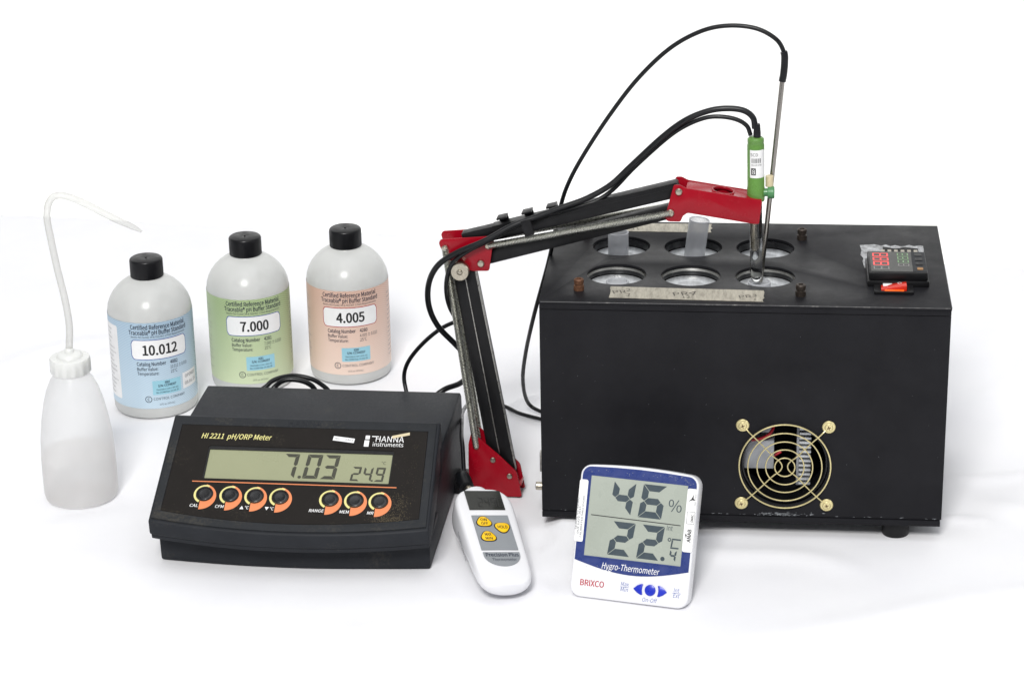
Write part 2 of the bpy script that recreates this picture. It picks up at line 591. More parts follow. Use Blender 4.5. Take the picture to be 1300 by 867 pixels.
SEGS = {'0': 'abcdef', '1': 'bc', '2': 'abged', '3': 'abgcd', '4': 'fgbc', '5': 'afgcd', '6': 'afgedc', '7': 'abc',
        '8': 'abcdefg', '9': 'abfgcd', 'q': 'abfgc'}
def digit(ch, x, y, wd, h, th, sl, mt, parent, fr=I4, z=0.12, name='digit'):
    """seven-segment figure, lower left at x, y, slant sl"""
    g = th * 0.06
    t = th
    H2 = h / 2
    P = {'a': [(g, h), (wd - g, h), (wd - t - g, h - t), (t + g, h - t)],
         'd': [(g, 0), (wd - g, 0), (wd - t - g, t), (t + g, t)],
         'g': [(t * .5 + g, H2), (t + g, H2 + t / 2), (wd - t - g, H2 + t / 2), (wd - t * .5 - g, H2), (wd - t - g, H2 - t / 2), (t + g, H2 - t / 2)],
         'f': [(0, h - g), (t, h - t - g), (t, H2 + t / 2 + g), (t * .5, H2 + g), (0, H2 + t * .35 + g)],
         'e': [(0, g), (t, t + g), (t, H2 - t / 2 - g), (t * .5, H2 - g), (0, H2 - t * .35 - g)],
         'b': [(wd, h - g), (wd - t, h - t - g), (wd - t, H2 + t / 2 + g), (wd - t * .5, H2 + g), (wd, H2 + t * .35 + g)],
         'c': [(wd, g), (wd - t, t + g), (wd - t, H2 - t / 2 - g), (wd - t * .5, H2 - g), (wd, H2 - t * .35 - g)]}
    v, f = [], []
    for s in SEGS[ch]:
        f.append(tuple(range(len(v), len(v) + len(P[s]))))
        v += [(x + a + b * sl, y + b, z) for a, b in P[s]]
    return obj(name, v, f, mt, parent, fr, smooth=0)

def screw(name, x, y, z, r, h, mt, parent, fr=I4, n=18):
    pr = [(r, z), (r, z + h * .55), (r * .8, z + h * .9), (r * .45, z + h), (0.0, z + h)]
    return lathe(name, pr, mt, parent, fr @ Matrix.Translation((x, y, 0)), n)

def T(x, y, z):
    return Matrix.Translation((x, y, z))
def RX(a):
    return Matrix.Rotation(R(a), 4, 'X')
def RY(a):
    return Matrix.Rotation(R(a), 4, 'Y')
def RZ(a):
    return Matrix.Rotation(R(a), 4, 'Z')

def world_pts(pts, o):
    """world metres -> the thing's local millimetres"""
    inv = o.matrix_world.inverted() if o.rotation_euler.z == 0 else None
    loc = o.location
    rz = Matrix.Rotation(-o.rotation_euler.z, 3, 'Z')
    return [rz @ (Vector(p) - loc) * 1000 for p in pts]

# ------------------------------------------------------------------ setting: cloth on the table, white backdrop
def ridge(x, y, x0, y0, x1, y1, wd, amp):
    d = Vector((x1 - x0, y1 - y0))
    L = d.length
    d /= L
    px, py = x - x0, y - y0
    s = (px * d.x + py * d.y) / L
    n = -px * d.y + py * d.x
    n += 0.01 * math.sin(s * 7)
    e = max(0, min(1, min(s, 1 - s) * 4 + 0.0))
    return amp * math.exp(-(n / wd) ** 2) * e if -0.0 <= s <= 1 else 0.0

RIDGES = [(-.60, 2.16, -.25, 2.42, .010, .0035), (-.55, 2.02, -.33, 2.2, .012, .003), (-.05, 2.2, .06, 2.24, .006, .007), (-.03, 2.27, .10, 2.36, .025, .006),
          (.02, 1.86, .07, 2.0, .012, .006), (-.01, 1.78, .05, 1.95, .010, .004), (.36, 2.06, .55, 2.02, .009, .003), (.36, 2.16, .60, 2.32, .018, .006),
          (.38, 2.02, .62, 1.86, .014, .0045), (.33, 1.98, .42, 1.93, .006, .004), (.12, 1.93, .30, 1.86, .014, .003), (-.52, 1.86, -.33, 2.02, .016, .003),
          (-.30, 1.80, .02, 1.74, .016, .002), (.15, 1.76, .50, 1.83, .016, .0025), (-.45, 2.35, -.2, 2.52, .022, .006), (-.62, 2.26, -.38, 2.44, .016, .005), (-.12, 2.42, .0, 2.3, .018, .005), (0, 2.4, .4, 2.5, .02, .003),
          (.40, 1.95, .6, 2.22, .02, .004), (-.48, 1.72, -.36, 1.9, .02, .003)]
def cloth_z(x, y):
    z = 0.0016 * noise.noise(Vector((x * 5, y * 5, 1.7))) + 0.0006 * noise.noise(Vector((x * 23, y * 23, 4.1))) - 0.001
    for r_ in RIDGES:
        z += ridge(x, y, *r_)
    z += 0.009 * math.exp(-(((x - .055) / .03) ** 2 + ((y - 1.965) / .03) ** 2))
    return z
v, f = [], []
NX, NY = 300, 260
X0, X1, Y0, Y1 = -1.5, 1.5, 0.85, 2.72
for j in range(NY + 1):
    for i in range(NX + 1):
        x = X0 + (X1 - X0) * i / NX
        far = 2.69 - 0.217 * (x - 0.05)
        y = Y0 + (far - Y0) * j / NY
        v.append((x * 1000, y * 1000, cloth_z(x, y) * 1000))
for s_, dz in ((0.012, -0.006), (0.02, -0.03), (0.024, -0.30)):
    for i in range(NX + 1):
        x = X0 + (X1 - X0) * i / NX
        far = 2.69 - 0.217 * (x - 0.05)
        v.append((x * 1000, (far + s_ + 0.004 * math.sin(x * 30) * (1 if dz < -.01 else 0)) * 1000, dz * 1000))
for j in range(NY + 3):
    for i in range(NX):
        a = j * (NX + 1) + i
        f.append((a, a + 1, a + NX + 2, a + NX + 1))
o = obj('tablecloth', v, f, 'cloth', smooth=180)
o['kind'] = 'structure'
o['label'] = 'white cotton cloth spread over the table under the instruments'
v, f = [], []
prof = [(3.2, -1.2)] + [(3.2, 0.2), (3.2, 1.0), (3.2, 2.2), (3.2, 3.4)]
for y, z in prof:
    v += [(-3500, y * 1000, z * 1000), (3500, y * 1000, z * 1000)]
f = [(2 * i, 2 * i + 1, 2 * i + 3, 2 * i + 2) for i in range(len(prof) - 1)]
o = obj('backdrop', v, f, 'wall', smooth=180)
o['kind'] = 'structure'
o['label'] = 'plain white backdrop behind the table'

# ------------------------------------------------------------------ heating box
BX = thing('heating_box', 'large black metal heating box with six round wells and brass fan guard', 'heater', (0.02297, 1.95055, 0), -0.10306)
W_, D_, ZB, ZT = 337.0, 204.3, 14.0, 210.6
FRONT = RX(90)                       # x right, y up, z towards the viewer
FC = (205.0, 67.2)
plate('front_panel', [(0, ZB + 6), (W_, ZB + 6), (W_, ZT - 7.5), (0, ZT - 7.5)], [circle(*FC, 36.5, 56)], -2.0, 0.0, 'box', BX, FRONT)
box('top_flange', (0, W_, -0.6, 1.6, ZT - 7.0, ZT - 2.6), 'box', BX, bev=0.5)
box('bottom_plate', (0, W_ - 1, -1.4, D_, ZB, ZB + 5.4), 'box', BX, bev=0.6)
box('side_panel', (0.2, 2.2, 2.2, D_ - 2.2, ZB + 5.6, ZT - 2.7), 'box', BX, bev=0.2)
box('side_panel', (W_ - 2.2, W_ - 0.2, 2.2, D_ - 2.2, ZB + 5.6, ZT - 2.7), 'box', BX, bev=0.2)
box('back_panel', (0.2, W_ - .2, D_ - 2.0, D_, ZB + 5.6, ZT - 2.7), 'box', BX, bev=0.2)
wells = [(60.4 + 62.66 * i, 67.15 + 71.85 * j) for j in range(2) for i in range(3)]
plate('top_plate', [(-.3, -.8), (W_ + .3, -.8), (W_ + .3, D_ + .3), (-.3, D_ + .3)], [circle(x, y, 25.1, 56) for x, y in wells], ZT - 2.5, ZT, 'box', BX, bev=0.35)
for q, (x, y) in enumerate(wells):
    fr = T(x, y, 0)
    lathe('well_rim', [(25.4, ZT - 2.6), (24.6, ZT - 2.7), (24.6, ZT - 4.9), (26.5, ZT - 5.0), (26.5, ZT - 2.65)], 'steel' if q < 3 else 'hole_edge', BX, fr, 56, close=False)
    lathe('well_collar', [(24.9, ZT - 5.0), (24.9, ZT - 8.6), (27, ZT - 8.6), (27, ZT - 5.0)], 'hole_edge', BX, fr, 56, close=False)
    c = lathe('well_floor', [(24.6, ZT - 9.6), (24.0, ZT - 9.1), (13.0, ZT - 9.3), (12.4, ZT - 9.6), (0, ZT - 9.7)], 'alu', BX, fr, 56)
# worn lip of the top plate
tube('worn_edge', [(1, -0.75, ZT - .4), (W_ - 1, -0.75, ZT - .4)], 0.42, 'edge', BX, n=6)
tube('worn_edge', [(W_ + .2, 0, ZT - .4), (W_ + .2, D_, ZT - .4)], 0.42, 'edge', BX, n=6)
for x, y in ((300, 16), (37, 16), (300, 188), (37, 188)):
    lathe('rubber_foot', [(10.5, -1.5), (11.5, 0), (11.5, 11), (10.5, ZB + .2)], 'dark', BX, T(x, y, 0), 28)
# fan guard
fg = tube('fan_guard', [(FC[0] + 38.2 * math.cos(a * math.pi / 40), FC[1] + 38.2 * math.sin(a * math.pi / 40), 3.2) for a in range(80)], 0.66, 'gold', BX, FRONT, 8, closed=True)
for r_ in (30.9, 23.2, 16.0, 8.4):
    tube('guard_ring', [(FC[0] + r_ * math.cos(a * math.pi / 32), FC[1] + r_ * math.sin(a * math.pi / 32), 4.4) for a in range(64)], 0.56, 'gold', fg, FRONT, 8, closed=True)
for sx in (-1, 1):
    pts = [(35.7 * sx, 35.7, 1.2), (33.5 * sx, 33.5, 1.4), (29 * sx, 29, 3.0), (20 * sx, 20, 3.0), (10 * sx, 9.2, 3.0), (4.4 * sx, 4.6, 3.0), (2.3 * sx, 0, 3.0)]
    pts = pts + [(a, -b, c) for a, b, c in reversed(pts[:-1])]
    tube('guard_leg', [Vector((FC[0], FC[1], 0)) + p for p in spline(pts, 6)], 0.56, 'gold', fg, FRONT, 8)
    for sy in (-1, 1):
        fr = FRONT @ T(FC[0] + 35.75 * sx, FC[1] + 35.75 * sy, 0)
        e = lathe('mounting_eye', [(5.4, 0.2), (5.6, 0.9), (5.0, 1.6), (3.4, 1.9), (3.2, 0.2)], 'gold', fg, fr, 24, close=False)
        screw('screw', 0, 0, 0.6, 3.6, 2.4, 'gold', fg, fr)
        for rz in (0, 90):
            box('screw_slot', (-1.7, 1.7, -.35, .35, 2.7, 3.12), 'rust', fg, fr @ RZ(rz + 20), bev=0)
# what shows through the fan opening
tube('opening_edge', [(FC[0] + 35.6 * math.cos(a * math.pi / 36), FC[1] + 35.6 * math.sin(a * math.pi / 36), -4.5) for a in range(72)], 1.3, 'hole_edge', BX, FRONT, 8, closed=True)
lathe('fan_shroud', [(36.2, -3.0), (35.0, -30.0), (36.5, -30.2), (38, -3.0)], 'dark', BX, FRONT @ T(*FC, 0), 48, close=False)
box('power_supply', (164, 196, 16, 90, 56, 82), 'psu', BX, bev=1)
box('supply_cover', (166, 195, 20, 60, 87, 112), 'psu', BX, bev=2)
tube('wire', spline([(164, 16, 84), (176, 13, 84), (186, 13, 86), (193, 14, 91), (197, 20, 100)], 6), 1.4, 'wirer', BX, n=8)
tube('wire', spline([(160, 32, 62), (175, 29, 58), (190, 28, 60), (202, 30, 66)], 6), 1.2, 'wirer', BX, n=8)
hs = box('heat_sink', (215, 217, 20, 70, 40, 100), 'psu', BX, bev=.3)
for k in range(14):
    box('fin', (217, 227, 18, 66, 41 + k * 4.2, 43 + k * 4.2), 'alu', hs, bev=0.2)
box('inner_wall', (120, 290, 96, 98, 22, 196), 'inner', BX, bev=0)
# white scuffs along the lower front edge, small chips elsewhere
rnd = random.Random(31)
v, f = [], []
for k in range(170):
    q = rnd.random()
    if q < .4:
        x, z, L = rnd.gauss(203, 12), rnd.gauss(21.6, .8), rnd.uniform(.3, 2.2)
    elif q < .75:
        x, z, L = rnd.uniform(4, W_ - 4), rnd.gauss(20.6, .4), rnd.uniform(.3, 1.4)
    else:
        x, z, L = rnd.uniform(4, W_ - 4), rnd.uniform(24, 200), rnd.uniform(.06, .2)
    if (x - FC[0]) ** 2 + (z - FC[1]) ** 2 < 37 ** 2 or z < 20.2:
        continue
    h = rnd.uniform(.08, .3)
    b0 = len(v)
    v += [(x - L, z, .06), (x - L * rnd.uniform(-.2, .6), z - h, .06), (x + L, z + h * .4, .06), (x + L * rnd.uniform(-.3, .5), z + h, .06)]
    f.append((b0, b0 + 1, b0 + 2, b0 + 3))
o = obj('scuff_marks', v, f, 'greyp', BX, FRONT, smooth=0)
o['kind'] = 'stuff'
# tape strips with handwriting
def tape(u0, u1, v0, v1, seed, sk=0.0):
    rnd = random.Random(seed)
    n = 24
    pl = [(u0 + (u1 - u0) * i / n, v0 + sk * i / n + rnd.uniform(-.25, .25)) for i in range(n + 1)]
    pl += [(u1 + rnd.uniform(-1, 1), v0 + sk + (v1 - v0) * k / 6) for k in range(1, 6)]
    pl += [(u1 - (u1 - u0) * i / n, v1 + sk - sk * i / n + rnd.uniform(-.25, .25)) for i in range(n + 1)]
    pl += [(u0 + rnd.uniform(-.6, .6), v1 - (v1 - v0) * k / 6) for k in range(1, 6)]
    return prism('tape_strip', pl, ZT + .05, ZT + .4, 'tape', BX, smooth=0)
tp = tape(57.2, 184.5, 10.0, 36.0, 3, -3.6)
for s_, x, y, h, rt_ in (('PR', 66, 20, 7, 14), ('2', 72.5, 25, 6, 5), ('1', 73, 13.5, 6, -8), ('PR', 117, 17, 8, 12), ('4', 125, 19, 9, -12), ('12', 121, 11, 5, 4), ('PR', 170, 14, 6.5, 10), ('3', 177, 17, 6, 0), ('1', 177.5, 8.5, 4.5, 0)):
    text(s_, x, y, h, 'pen', tp, z=ZT + .5, rot=rt_, bold=0.004)
tp = tape(52, 138, 177, 199, 5, 0)
for s_, x, y, h, rt_ in (('PR', 128, 182, 7, 24), ('3', 118, 186, 5, 4), ('11', 71, 181, 5, 10)):
    text(s_, x, y, h, 'pen', tp, z=ZT + .5, rot=rt_, bold=0.004)
# bolts on the lid
for x, y, mt in ((31, 28, 'rustb'), (215, 23, 'bolt'), (217.5, 163, 'bolt'), (30, 164, 'rust')):
    b = lathe('bolt', [(4.4, ZT), (4.4, ZT + 4.0), (3.2, ZT + 4.4), (3.0, ZT + 5.0), (4.0, ZT + 5.4), (4.2, ZT + 9.0), (3.6, ZT + 9.8), (2.2, ZT + 9.9), (2.0, ZT + 8.4), (0, ZT + 8.4)], mt, BX, T(x, y, 0), 20)
# temperature controller set in a torn cut-out
fr = T(0, 0, ZT)
rnd = random.Random(8)
tr = [(269.5, 92), (268.6, 108), (269.6, 116), (267.2, 124), (268.6, 136), (267.5, 149), (280, 151.5)]
tr += [(x, 150 + rnd.uniform(-3, 1.5)) for x in range(286, 320, 4)] + [(322, 149), (322, 139), (321, 126), (322, 100), (320, 92)]
flat('torn_cutout', tr, ZT + .05, 'tear', BX, t=.3)
flat('cutout_gap', [(286, 108), (318, 110), (317, 142), (306, 145), (298, 141), (287, 146)], ZT + .4, 'inner', BX, t=.05)
for k in range(6):
    box('terminal', (285 + k * 5.6, 288.2 + k * 5.6, 104, 134, 0.2, 2.0), 'nickel', BX, fr, bev=.3)
ct = box('controller', (270.5, 321.5, 46.5, 102.5, 0, 5.2), 'dark', BX, fr, bev=.8)
box('controller_body', (271.8, 320.2, 47.8, 101, 5.3, 12.2), 'dark', ct, fr, bev=1.0)
flat('display_window', rrect(273.5, 308, 51, 99, 1), 12.25, 'lcdd', ct, fr)
flat('key_field', rrect(308.4, 319.4, 51, 99, 1), 12.25, 'meter', ct, fr)
# figures read from the lid's right-hand side
FR9 = fr @ T(0, 0, 12.3) @ T(288.8, 55.2, 0) @ RZ(90)
for k, ch in enumerate('8888'):
    lit = k > 0
    digit('8', k * 10.6, 0, 8.2, 13.0, 1.1, 0, 'led' if lit else 'ledo', ct, FR9, z=.15)
FR8 = fr @ T(0, 0, 12.3) @ T(305.6, 63.5, 0) @ RZ(90)
for k in range(4):
    digit('8', k * 8.6, 0, 6.4, 9.2, .85, 0, 'ledg' if k else 'ledo', ct, FR8, z=.15)
for y in (70, 81, 92):
    flat('key', rrect(311, 317, y - 3.4, y + 3.4, 1.2), 12.4, 'dark', ct, fr, t=.4)
flat('orange_key', rrect(311.8, 316.6, 55, 60.5, 1), 12.4, 'amber', ct, fr, t=.3)
# rocker switch
sw = plate('rocker_switch', rrect(275.5, 308, 28.5, 45.6, 1.2), [rrect(281, 302.5, 31, 43.5, .5)], 0.05, 2.6, 'dark', BX, fr, bev=.4)
v = [(x, y, z) for x in (281.3, 302.2) for y, z in ((31.2, .4), (43.3, .4), (43.3, 3.0), (37, 4.0), (31.2, 3.4))]
v = [(a, b, c + (3.4 if (a > 290 and c > 1) else 0)) for a, b, c in v]
obj('rocker', v, [(0, 1, 2, 3, 4), (9, 8, 7, 6, 5)] + [(i, (i + 1) % 5, 5 + (i + 1) % 5, 5 + i) for i in range(5)], 'redsw', sw, fr, bev=.5)
box('rocker_label', (283, 290.5, 36.5, 42.2, 3.6, 4.9), 'paper', sw, fr, bev=.1)
box('glow_lens', (284, 300, 29.6, 31.4, .3, 3.6), 'orsw', sw, fr, bev=.3)
text('O', 296.5, 36.5, 4, 'paper', sw, fr @ T(0, 0, 6.4))
# fittings on the left side
lathe('side_socket', [(3.6, 0), (3.6, 6), (3.0, 6.6), (1.6, 6.6), (1.6, 3)], 'nickel', BX, T(.4, 12, 37) @ RY(-90), 20)
box('side_latch', (-2.2, .1, 8, 14, 52, 70), 'steel', BX, bev=.5)

# ------------------------------------------------------------------ tubes standing in the wells
cs, sn = math.cos(-0.10306), math.sin(-0.10306)
def on_box(u, v_, z):
    return (0.02297 + (cs * u - sn * v_) / 1000, 1.95055 + (sn * u + cs * v_) / 1000, z / 1000)
def sample_tube(u, v_, z0, h, r_, tilt, label):
    o = thing('sample_tube', label, 'tube', on_box(u, v_, z0), -0.10306, 'clear plastic tubes in the wells')
    fr = RY(tilt[0]) @ RX(tilt[1])
    lathe('tube_wall', [(r_, 0), (r_, h), (r_ - .25, h + .15), (r_ - .9, h), (r_ - .9, 0.8), (0, .8), (0, 0)], 'vial', o, fr, 36, close=False)
    lathe('rim', [(r_ + .05, h - 1.0), (r_ + .3, h - .2), (r_ + .1, h + .3), (r_ - .9, h + .3), (r_ - 1.0, h - 1)], 'vial', o, fr, 36, close=False)
    return o
ZW = ZT - 9.5
sample_tube(57.5, 141.5, ZW, 21.0, 9.0, (0, 0), 'short clear tube in the back well beside the rusty orange bolt side')
sample_tube(124.0, 141.0, ZW, 34.0, 9.0, (7, 0), 'tall clear tube leaning in the middle back well')
sample_tube(61, 67, ZW, 3.2, 9.5, (0, 0), 'clear tube sunk low in the front well next to the rusty orange bolt')
# ------------------------------------------------------------------ electrode stand
AR = thing('electrode_stand', 'red and black jointed electrode stand with tension springs', 'stand', (0.004, 2.018, 0), R(-8.5468))
def pl2(name, poly, y0, y1, mt, bev=.4, parent=None):
    """outline in the stand's own upright plane, thick from y0 to y1"""
    return prism(name, poly, -y1, -y0, mt, parent or AR, RX(90), bev=bev)
def rounded(poly, r_):
    out = []
    n = len(poly)
    for i in range(n):
        a, b, c = Vector(poly[i - 1]), Vector(poly[i]), Vector(poly[(i + 1) % n])
        d1, d2 = (a - b), (c - b)
        k = min(r_, d1.length * .45, d2.length * .45)
        p, q = b + d1.normalized() * k, b + d2.normalized() * k
        for t in (0, .33, .67, 1):
            out.append(tuple(p.lerp(b, t).lerp(b.lerp(q, t), t)))
    return out
box('base_plate', (-84, -2, 2.5, 34, 0, 10.5), 'dark', AR, bev=.8)
bb = [(-41.5, 62), (-34, 55), (-17.3, 40.1), (-2.2, 25), (2.0, 2.0), (0, .8), (-44, .8), (-45, 30), (-44.5, 50)]
br = pl2('base_bracket', rounded(bb, 2), 0, 1.4, 'red')
pl2('bracket_back', rounded([(x + .5, z) for x, z in bb], 2), 18, 19.4, 'red', parent=br)
box('bracket_web', (-44, 1.6, 1.45, 17.95, 11, 12.4), 'red', br, bev=.2)
for x, z in ((-37.5, 47.9), (-23, 35.7), (-8.5, 20.8)):
    screw('rivet', x, z, 0, 2.5, 1.8, 'nickel', br, RX(90))
def bar2(name, p, q, wd, y0, y1, mt='dark', parent=None, bev=.5):
    p, q = Vector(p), Vector(q)
    d = (q - p).normalized()
    n = Vector((-d.y, d.x)) * wd / 2
    return pl2(name, [tuple(p + n), tuple(p - n), tuple(q - n), tuple(q + n)], y0, y1, mt, bev, parent)
# lower pair of bars
l1 = bar2('arm_bar', (-51.5, 219), (-22.6, 36.0), 9.6, 4, 15)
bar2('bar_flange', (-46.2, 219), (-17.6, 40), .8, 3.2, 5.0, 'steel', l1, .1)
l2 = bar2('arm_bar', (-41.8, 216), (-9.0, 21.5), 10.6, 4, 15)
bar2('bar_flange', (-36.0, 216), (-3.6, 26), .9, 3.2, 6.0, 'steel', l2, .1)
# upper pair of bars
u1 = bar2('arm_bar', (-45, 237), (138.5, 287.6), 12.4, 4, 15)
bar2('bar_flange', (-20, 250.2), (136, 293.4), 1.0, 3.4, 15.6, 'dark', u1, .1)
bar2('bar_groove', (-20, 246), (134, 288.6), 1.0, 3.6, 4.2, 'dark', u1, .1)
bar2('arm_bar', (-29.5, 220.5), (131.8, 267.8), 11.5, 4.5, 14.5)
def coil(name, p, q, r_, wr, pitch, y):
    p, q = Vector((p[0], y, p[1])), Vector((q[0], y, q[1]))
    d = q - p
    L = d.length
    d.normalize()
    a = Vector((0, 1, 0))
    b = d.cross(a)
    turns = int(L / pitch)
    path = []
    for i in range(turns * 9 + 1):
        t = i / 9 * 2 * math.pi
        path.append(p + d * (L * i / (turns * 9)) + (a * math.cos(t) + b * math.sin(t)) * r_)
    o = obj(name, *tubevf(path, wr, 5), 'spring', AR)
    tube('spring_core', [p + d * 1, q - d * 1], r_ * .7, 'spring', o, n=8)
    return o
for y in (-1.0, 20.4):
    coil('tension_spring', (-22.7, 234.9), (131.8, 268.7), 2.4, .6, 1.3, y)
    coil('tension_spring', (-60.1, 231.4), (-37.5, 47.9), 2.5, .62, 1.34, y)
# elbow
eb = [(-65.5, 236), (-63.6, 239), (-19.2, 243.4), (-19.1, 235), (-22.5, 211.8), (-38, 211.2), (-41.5, 214), (-57, 220.5), (-64, 231)]
el = pl2('elbow_bracket', rounded(eb, 2.2), 0, 1.4, 'red')
pl2('bracket_back', rounded([(x - 1.2, z + 1.2) for x, z in eb], 2.2), 18, 19.4, 'red', parent=el)
box('bracket_web', (-62, -23, 1.45, 17.95, 230, 231.2), 'red', el, bev=.2)
for x, z, r_ in ((-22.7, 234.9, 2.9), (-29.5, 218.6, 3.0), (-60.1, 231.4, 2.9)):
    screw('rivet', x, z, 0, r_, 2.4, 'nickel', el, RX(90))
tube('hinge_pin', [(-60.1, -3.2, 231.4), (-60.1, 23, 231.4)], 1.3, 'nickel', el, n=10)
tube('hinge_pin', [(-22.7, -3.2, 234.9), (-22.7, 23, 234.9)], 1.3, 'nickel', el, n=10)
kn = lathe('clamp_knob', [(7.6, 0), (8.1, .6), (8.1, 5.6), (7.4, 6.4), (2.6, 6.5), (2.2, 5.8), (0, 5.8)], 'nickel', AR, T(-47, 0, 212.2) @ RX(90), 40)
lathe('knob_stem', [(2.0, 5.8), (2.0, 7.2), (1.2, 7.6), (0, 7.6)], 'nickel', kn, T(-47, 0, 212.2) @ RX(90), 16)
# head
hb = [(134.5, 293.2), (139.5, 293.4), (144.7, 290.6), (208, 281.6), (205.8, 261), (202.1, 260.8), (146, 269), (142.2, 266), (140.4, 261), (129.6, 261), (127.4, 263.6), (128.5, 269.6)]
hd = pl2('head_bracket', rounded(hb, 1.6), 0, 1.4, 'red')
pl2('bracket_back', rounded(hb, 1.6), 22, 23.4, 'red', parent=hd)
d = Vector((208 - 144.7, 0, 281.6 - 290.6)).normalized()
fr = Matrix(((d.x, 0, -d.z, 144.7), (0, 1, 0, 0), (d.z, 0, d.x, 289.9), (0, 0, 0, 1)))
plate('head_plate', [(0, 1.45), (63.2, 1.45), (63.2, 21.95), (0, 21.95)], [circle(30.5, 11.6, 8.2, 36)], -1.4, .1, 'red', hd, fr, bev=.2)
lathe('plate_eyelet', [(8.2, .1), (8.5, .8), (9.6, .8), (9.9, .1)], 'red', hd, fr @ T(30.5, 11.6, 0), 40, close=False)
for x, z, r_ in ((138.8, 287.5, 3.0), (131.8, 268.7, 3.2)):
    screw('rivet', x, z, 0, r_, 2.2, 'nickel', hd, RX(90))
tube('hinge_pin', [(131.8, -3.0, 268.7), (131.8, 24.5, 268.7)], 1.3, 'nickel', hd, n=10)
# cable clips on the upper bar
for s0, z0 in ((-9.5, 248.6), (12.0, 254.2), (33, 260)):
    fr = T(s0, 0, z0) @ RY(-15.6)
    c = box('cable_clip', (-4.2, 4.2, 3.0, 16, .5, 2.2), 'dark', AR, fr, bev=.3)
    box('clip_wall', (-4.2, 4.2, 14.2, 16, 2.0, 9.5), 'dark', c, fr, bev=.3)
    box('clip_wall', (-4.2, 4.2, -7.6, -6.0, -7, 7.2), 'dark', c, fr, bev=.3) if s0 > 0 and s0 < 20 else None
    box('clip_roof', (-4.4, 4.4, 5.0, 16.2, 8.4, 10.0), 'dark', c, fr, bev=.3)

# ------------------------------------------------------------------ pH electrode with its two cables
CABLE_A = [(0.2039, 1.9996, 0.3405), (0.2022, 1.9998, 0.3493), (0.1950, 2.0009, 0.3552), (0.1822, 2.0028, 0.3569), (0.1662, 2.0053, 0.3545), (0.1470, 2.0081, 0.3459), (0.1276, 2.0105, 0.3306), (0.1015, 2.0124, 0.3052), (0.0850, 2.0119, 0.2898), (0.0651, 2.0119, 0.2784), (0.0452, 2.0128, 0.2708), (0.0219, 2.0143, 0.2617), (0.0019, 2.0143, 0.2544), (-0.0216, 2.0138, 0.2417), (-0.0453, 2.0163, 0.2307), (-0.0617, 2.0208, 0.2181), (-0.0702, 2.0271, 0.1995), (-0.0711, 2.0353, 0.1761), (-0.0641, 2.0464, 0.1527), (-0.0498, 2.0564, 0.1315), (-0.0393, 2.0700, 0.1123), (-0.0378, 2.0850, 0.0933), (-0.0469, 2.1015, 0.0760), (-0.0615, 2.1087, 0.0671), (-0.0736, 2.1020, 0.0600), (-0.080, 2.085, 0.055)]
CABLE_B = [(0.2006, 2.0011, 0.3341), (0.1973, 2.0016, 0.3421), (0.1888, 2.0029, 0.3473), (0.1760, 2.0048, 0.3494), (0.1631, 2.0067, 0.3480), (0.1471, 2.0101, 0.3405), (0.1311, 2.0146, 0.3279), (0.1051, 2.0175, 0.3028), (0.0871, 2.0166, 0.2840), (0.0718, 2.0149, 0.2745), (0.0539, 2.0146, 0.2694), (0.0286, 2.0173, 0.2613), (0.0052, 2.0188, 0.2521), (-0.0183, 2.0173, 0.2404), (-0.0372, 2.0171, 0.2310), (-0.0496, 2.0190, 0.2199), (-0.0548, 2.0218, 0.2040), (-0.0548, 2.0289, 0.1841), (-0.0501, 2.0443, 0.1635), (-0.0410, 2.0551, 0.1488), (-0.0316, 2.0658, 0.1430), (-0.0343, 2.0743, 0.1479), (-0.0463, 2.0812, 0.1440), (-0.0627, 2.0887, 0.1339), (-0.0796, 2.0963, 0.1170), (-0.0931, 2.1034, 0.0976), (-0.0980, 2.1061, 0.0813), (-0.0955, 2.098, 0.0661), (-0.094, 2.085, 0.060)]
ca, sa = math.cos(R(-8.5468)), math.sin(R(-8.5468))
def on_arm(s, off, z):
    return (0.004 + (ca * s - sa * off) / 1000, 2.018 + (sa * s + ca * off) / 1000, z / 1000)
EL = thing('ph_electrode', 'glass electrode with green body and black cables in red holder', 'electrode', on_arm(203.8, 11.6, 205.5), R(-8.5468))
zz = 205.5
tl = RY(-1.2)
gb = lathe('body', [(6.2, 72), (7.2, 72.6), (7.4, 75), (7.4, 84), (7.15, 84.6), (7.15, 121), (6.7, 122.5), (6.9, 123.2), (6.9, 126), (5.6, 127.4), (3, 127.8), (0, 127.8)], 'green', EL, tl, 36)
lathe('strain_relief', [(3.1, 127.4), (3.1, 131), (2.6, 138), (2.3, 139), (0, 139)], 'rubber', EL, tl @ T(1.2, -.5, 0), 20)
# paper label on the body
lb = [(7.3 * math.sin(a), -7.3 * math.cos(a)) for a in [R(-38 + 115 * i / 20) for i in range(21)]]
v = [(x, y, z) for z in (94, 96, 98, 114, 116, 118) for x, y in lb]
v = [(x, y, z if not ((k % 21) > 18 and (z < 96 or z > 116)) else (95.5 if z < 100 else 116.5)) for k, (x, y, z) in enumerate(v)]
f = [(j * 21 + i, j * 21 + i + 1, (j + 1) * 21 + i + 1, (j + 1) * 21 + i) for j in range(5) for i in range(20)]
lo = obj('paper_label', v, f, 'paper', EL, tl)
rnd = random.Random(4)
x = -3.2
while x < 3.8:
    wd = rnd.choice((.3, .45, .7))
    vv = [((7.42) * math.sin(a / 7.3), -7.42 * math.cos(a / 7.3), b) for a, b in ((x, 107), (x + wd, 107), (x + wd, 111), (x, 111))]
    obj('barcode_bar', vv, [(0, 1, 2, 3)], 'ink', lo, tl, smooth=0)
    x += wd + rnd.choice((.35, .5, .7))
text('SCD', -1.0, 112.8, 2.6, 'ink', lo, tl, bend=7.3, z=.12)
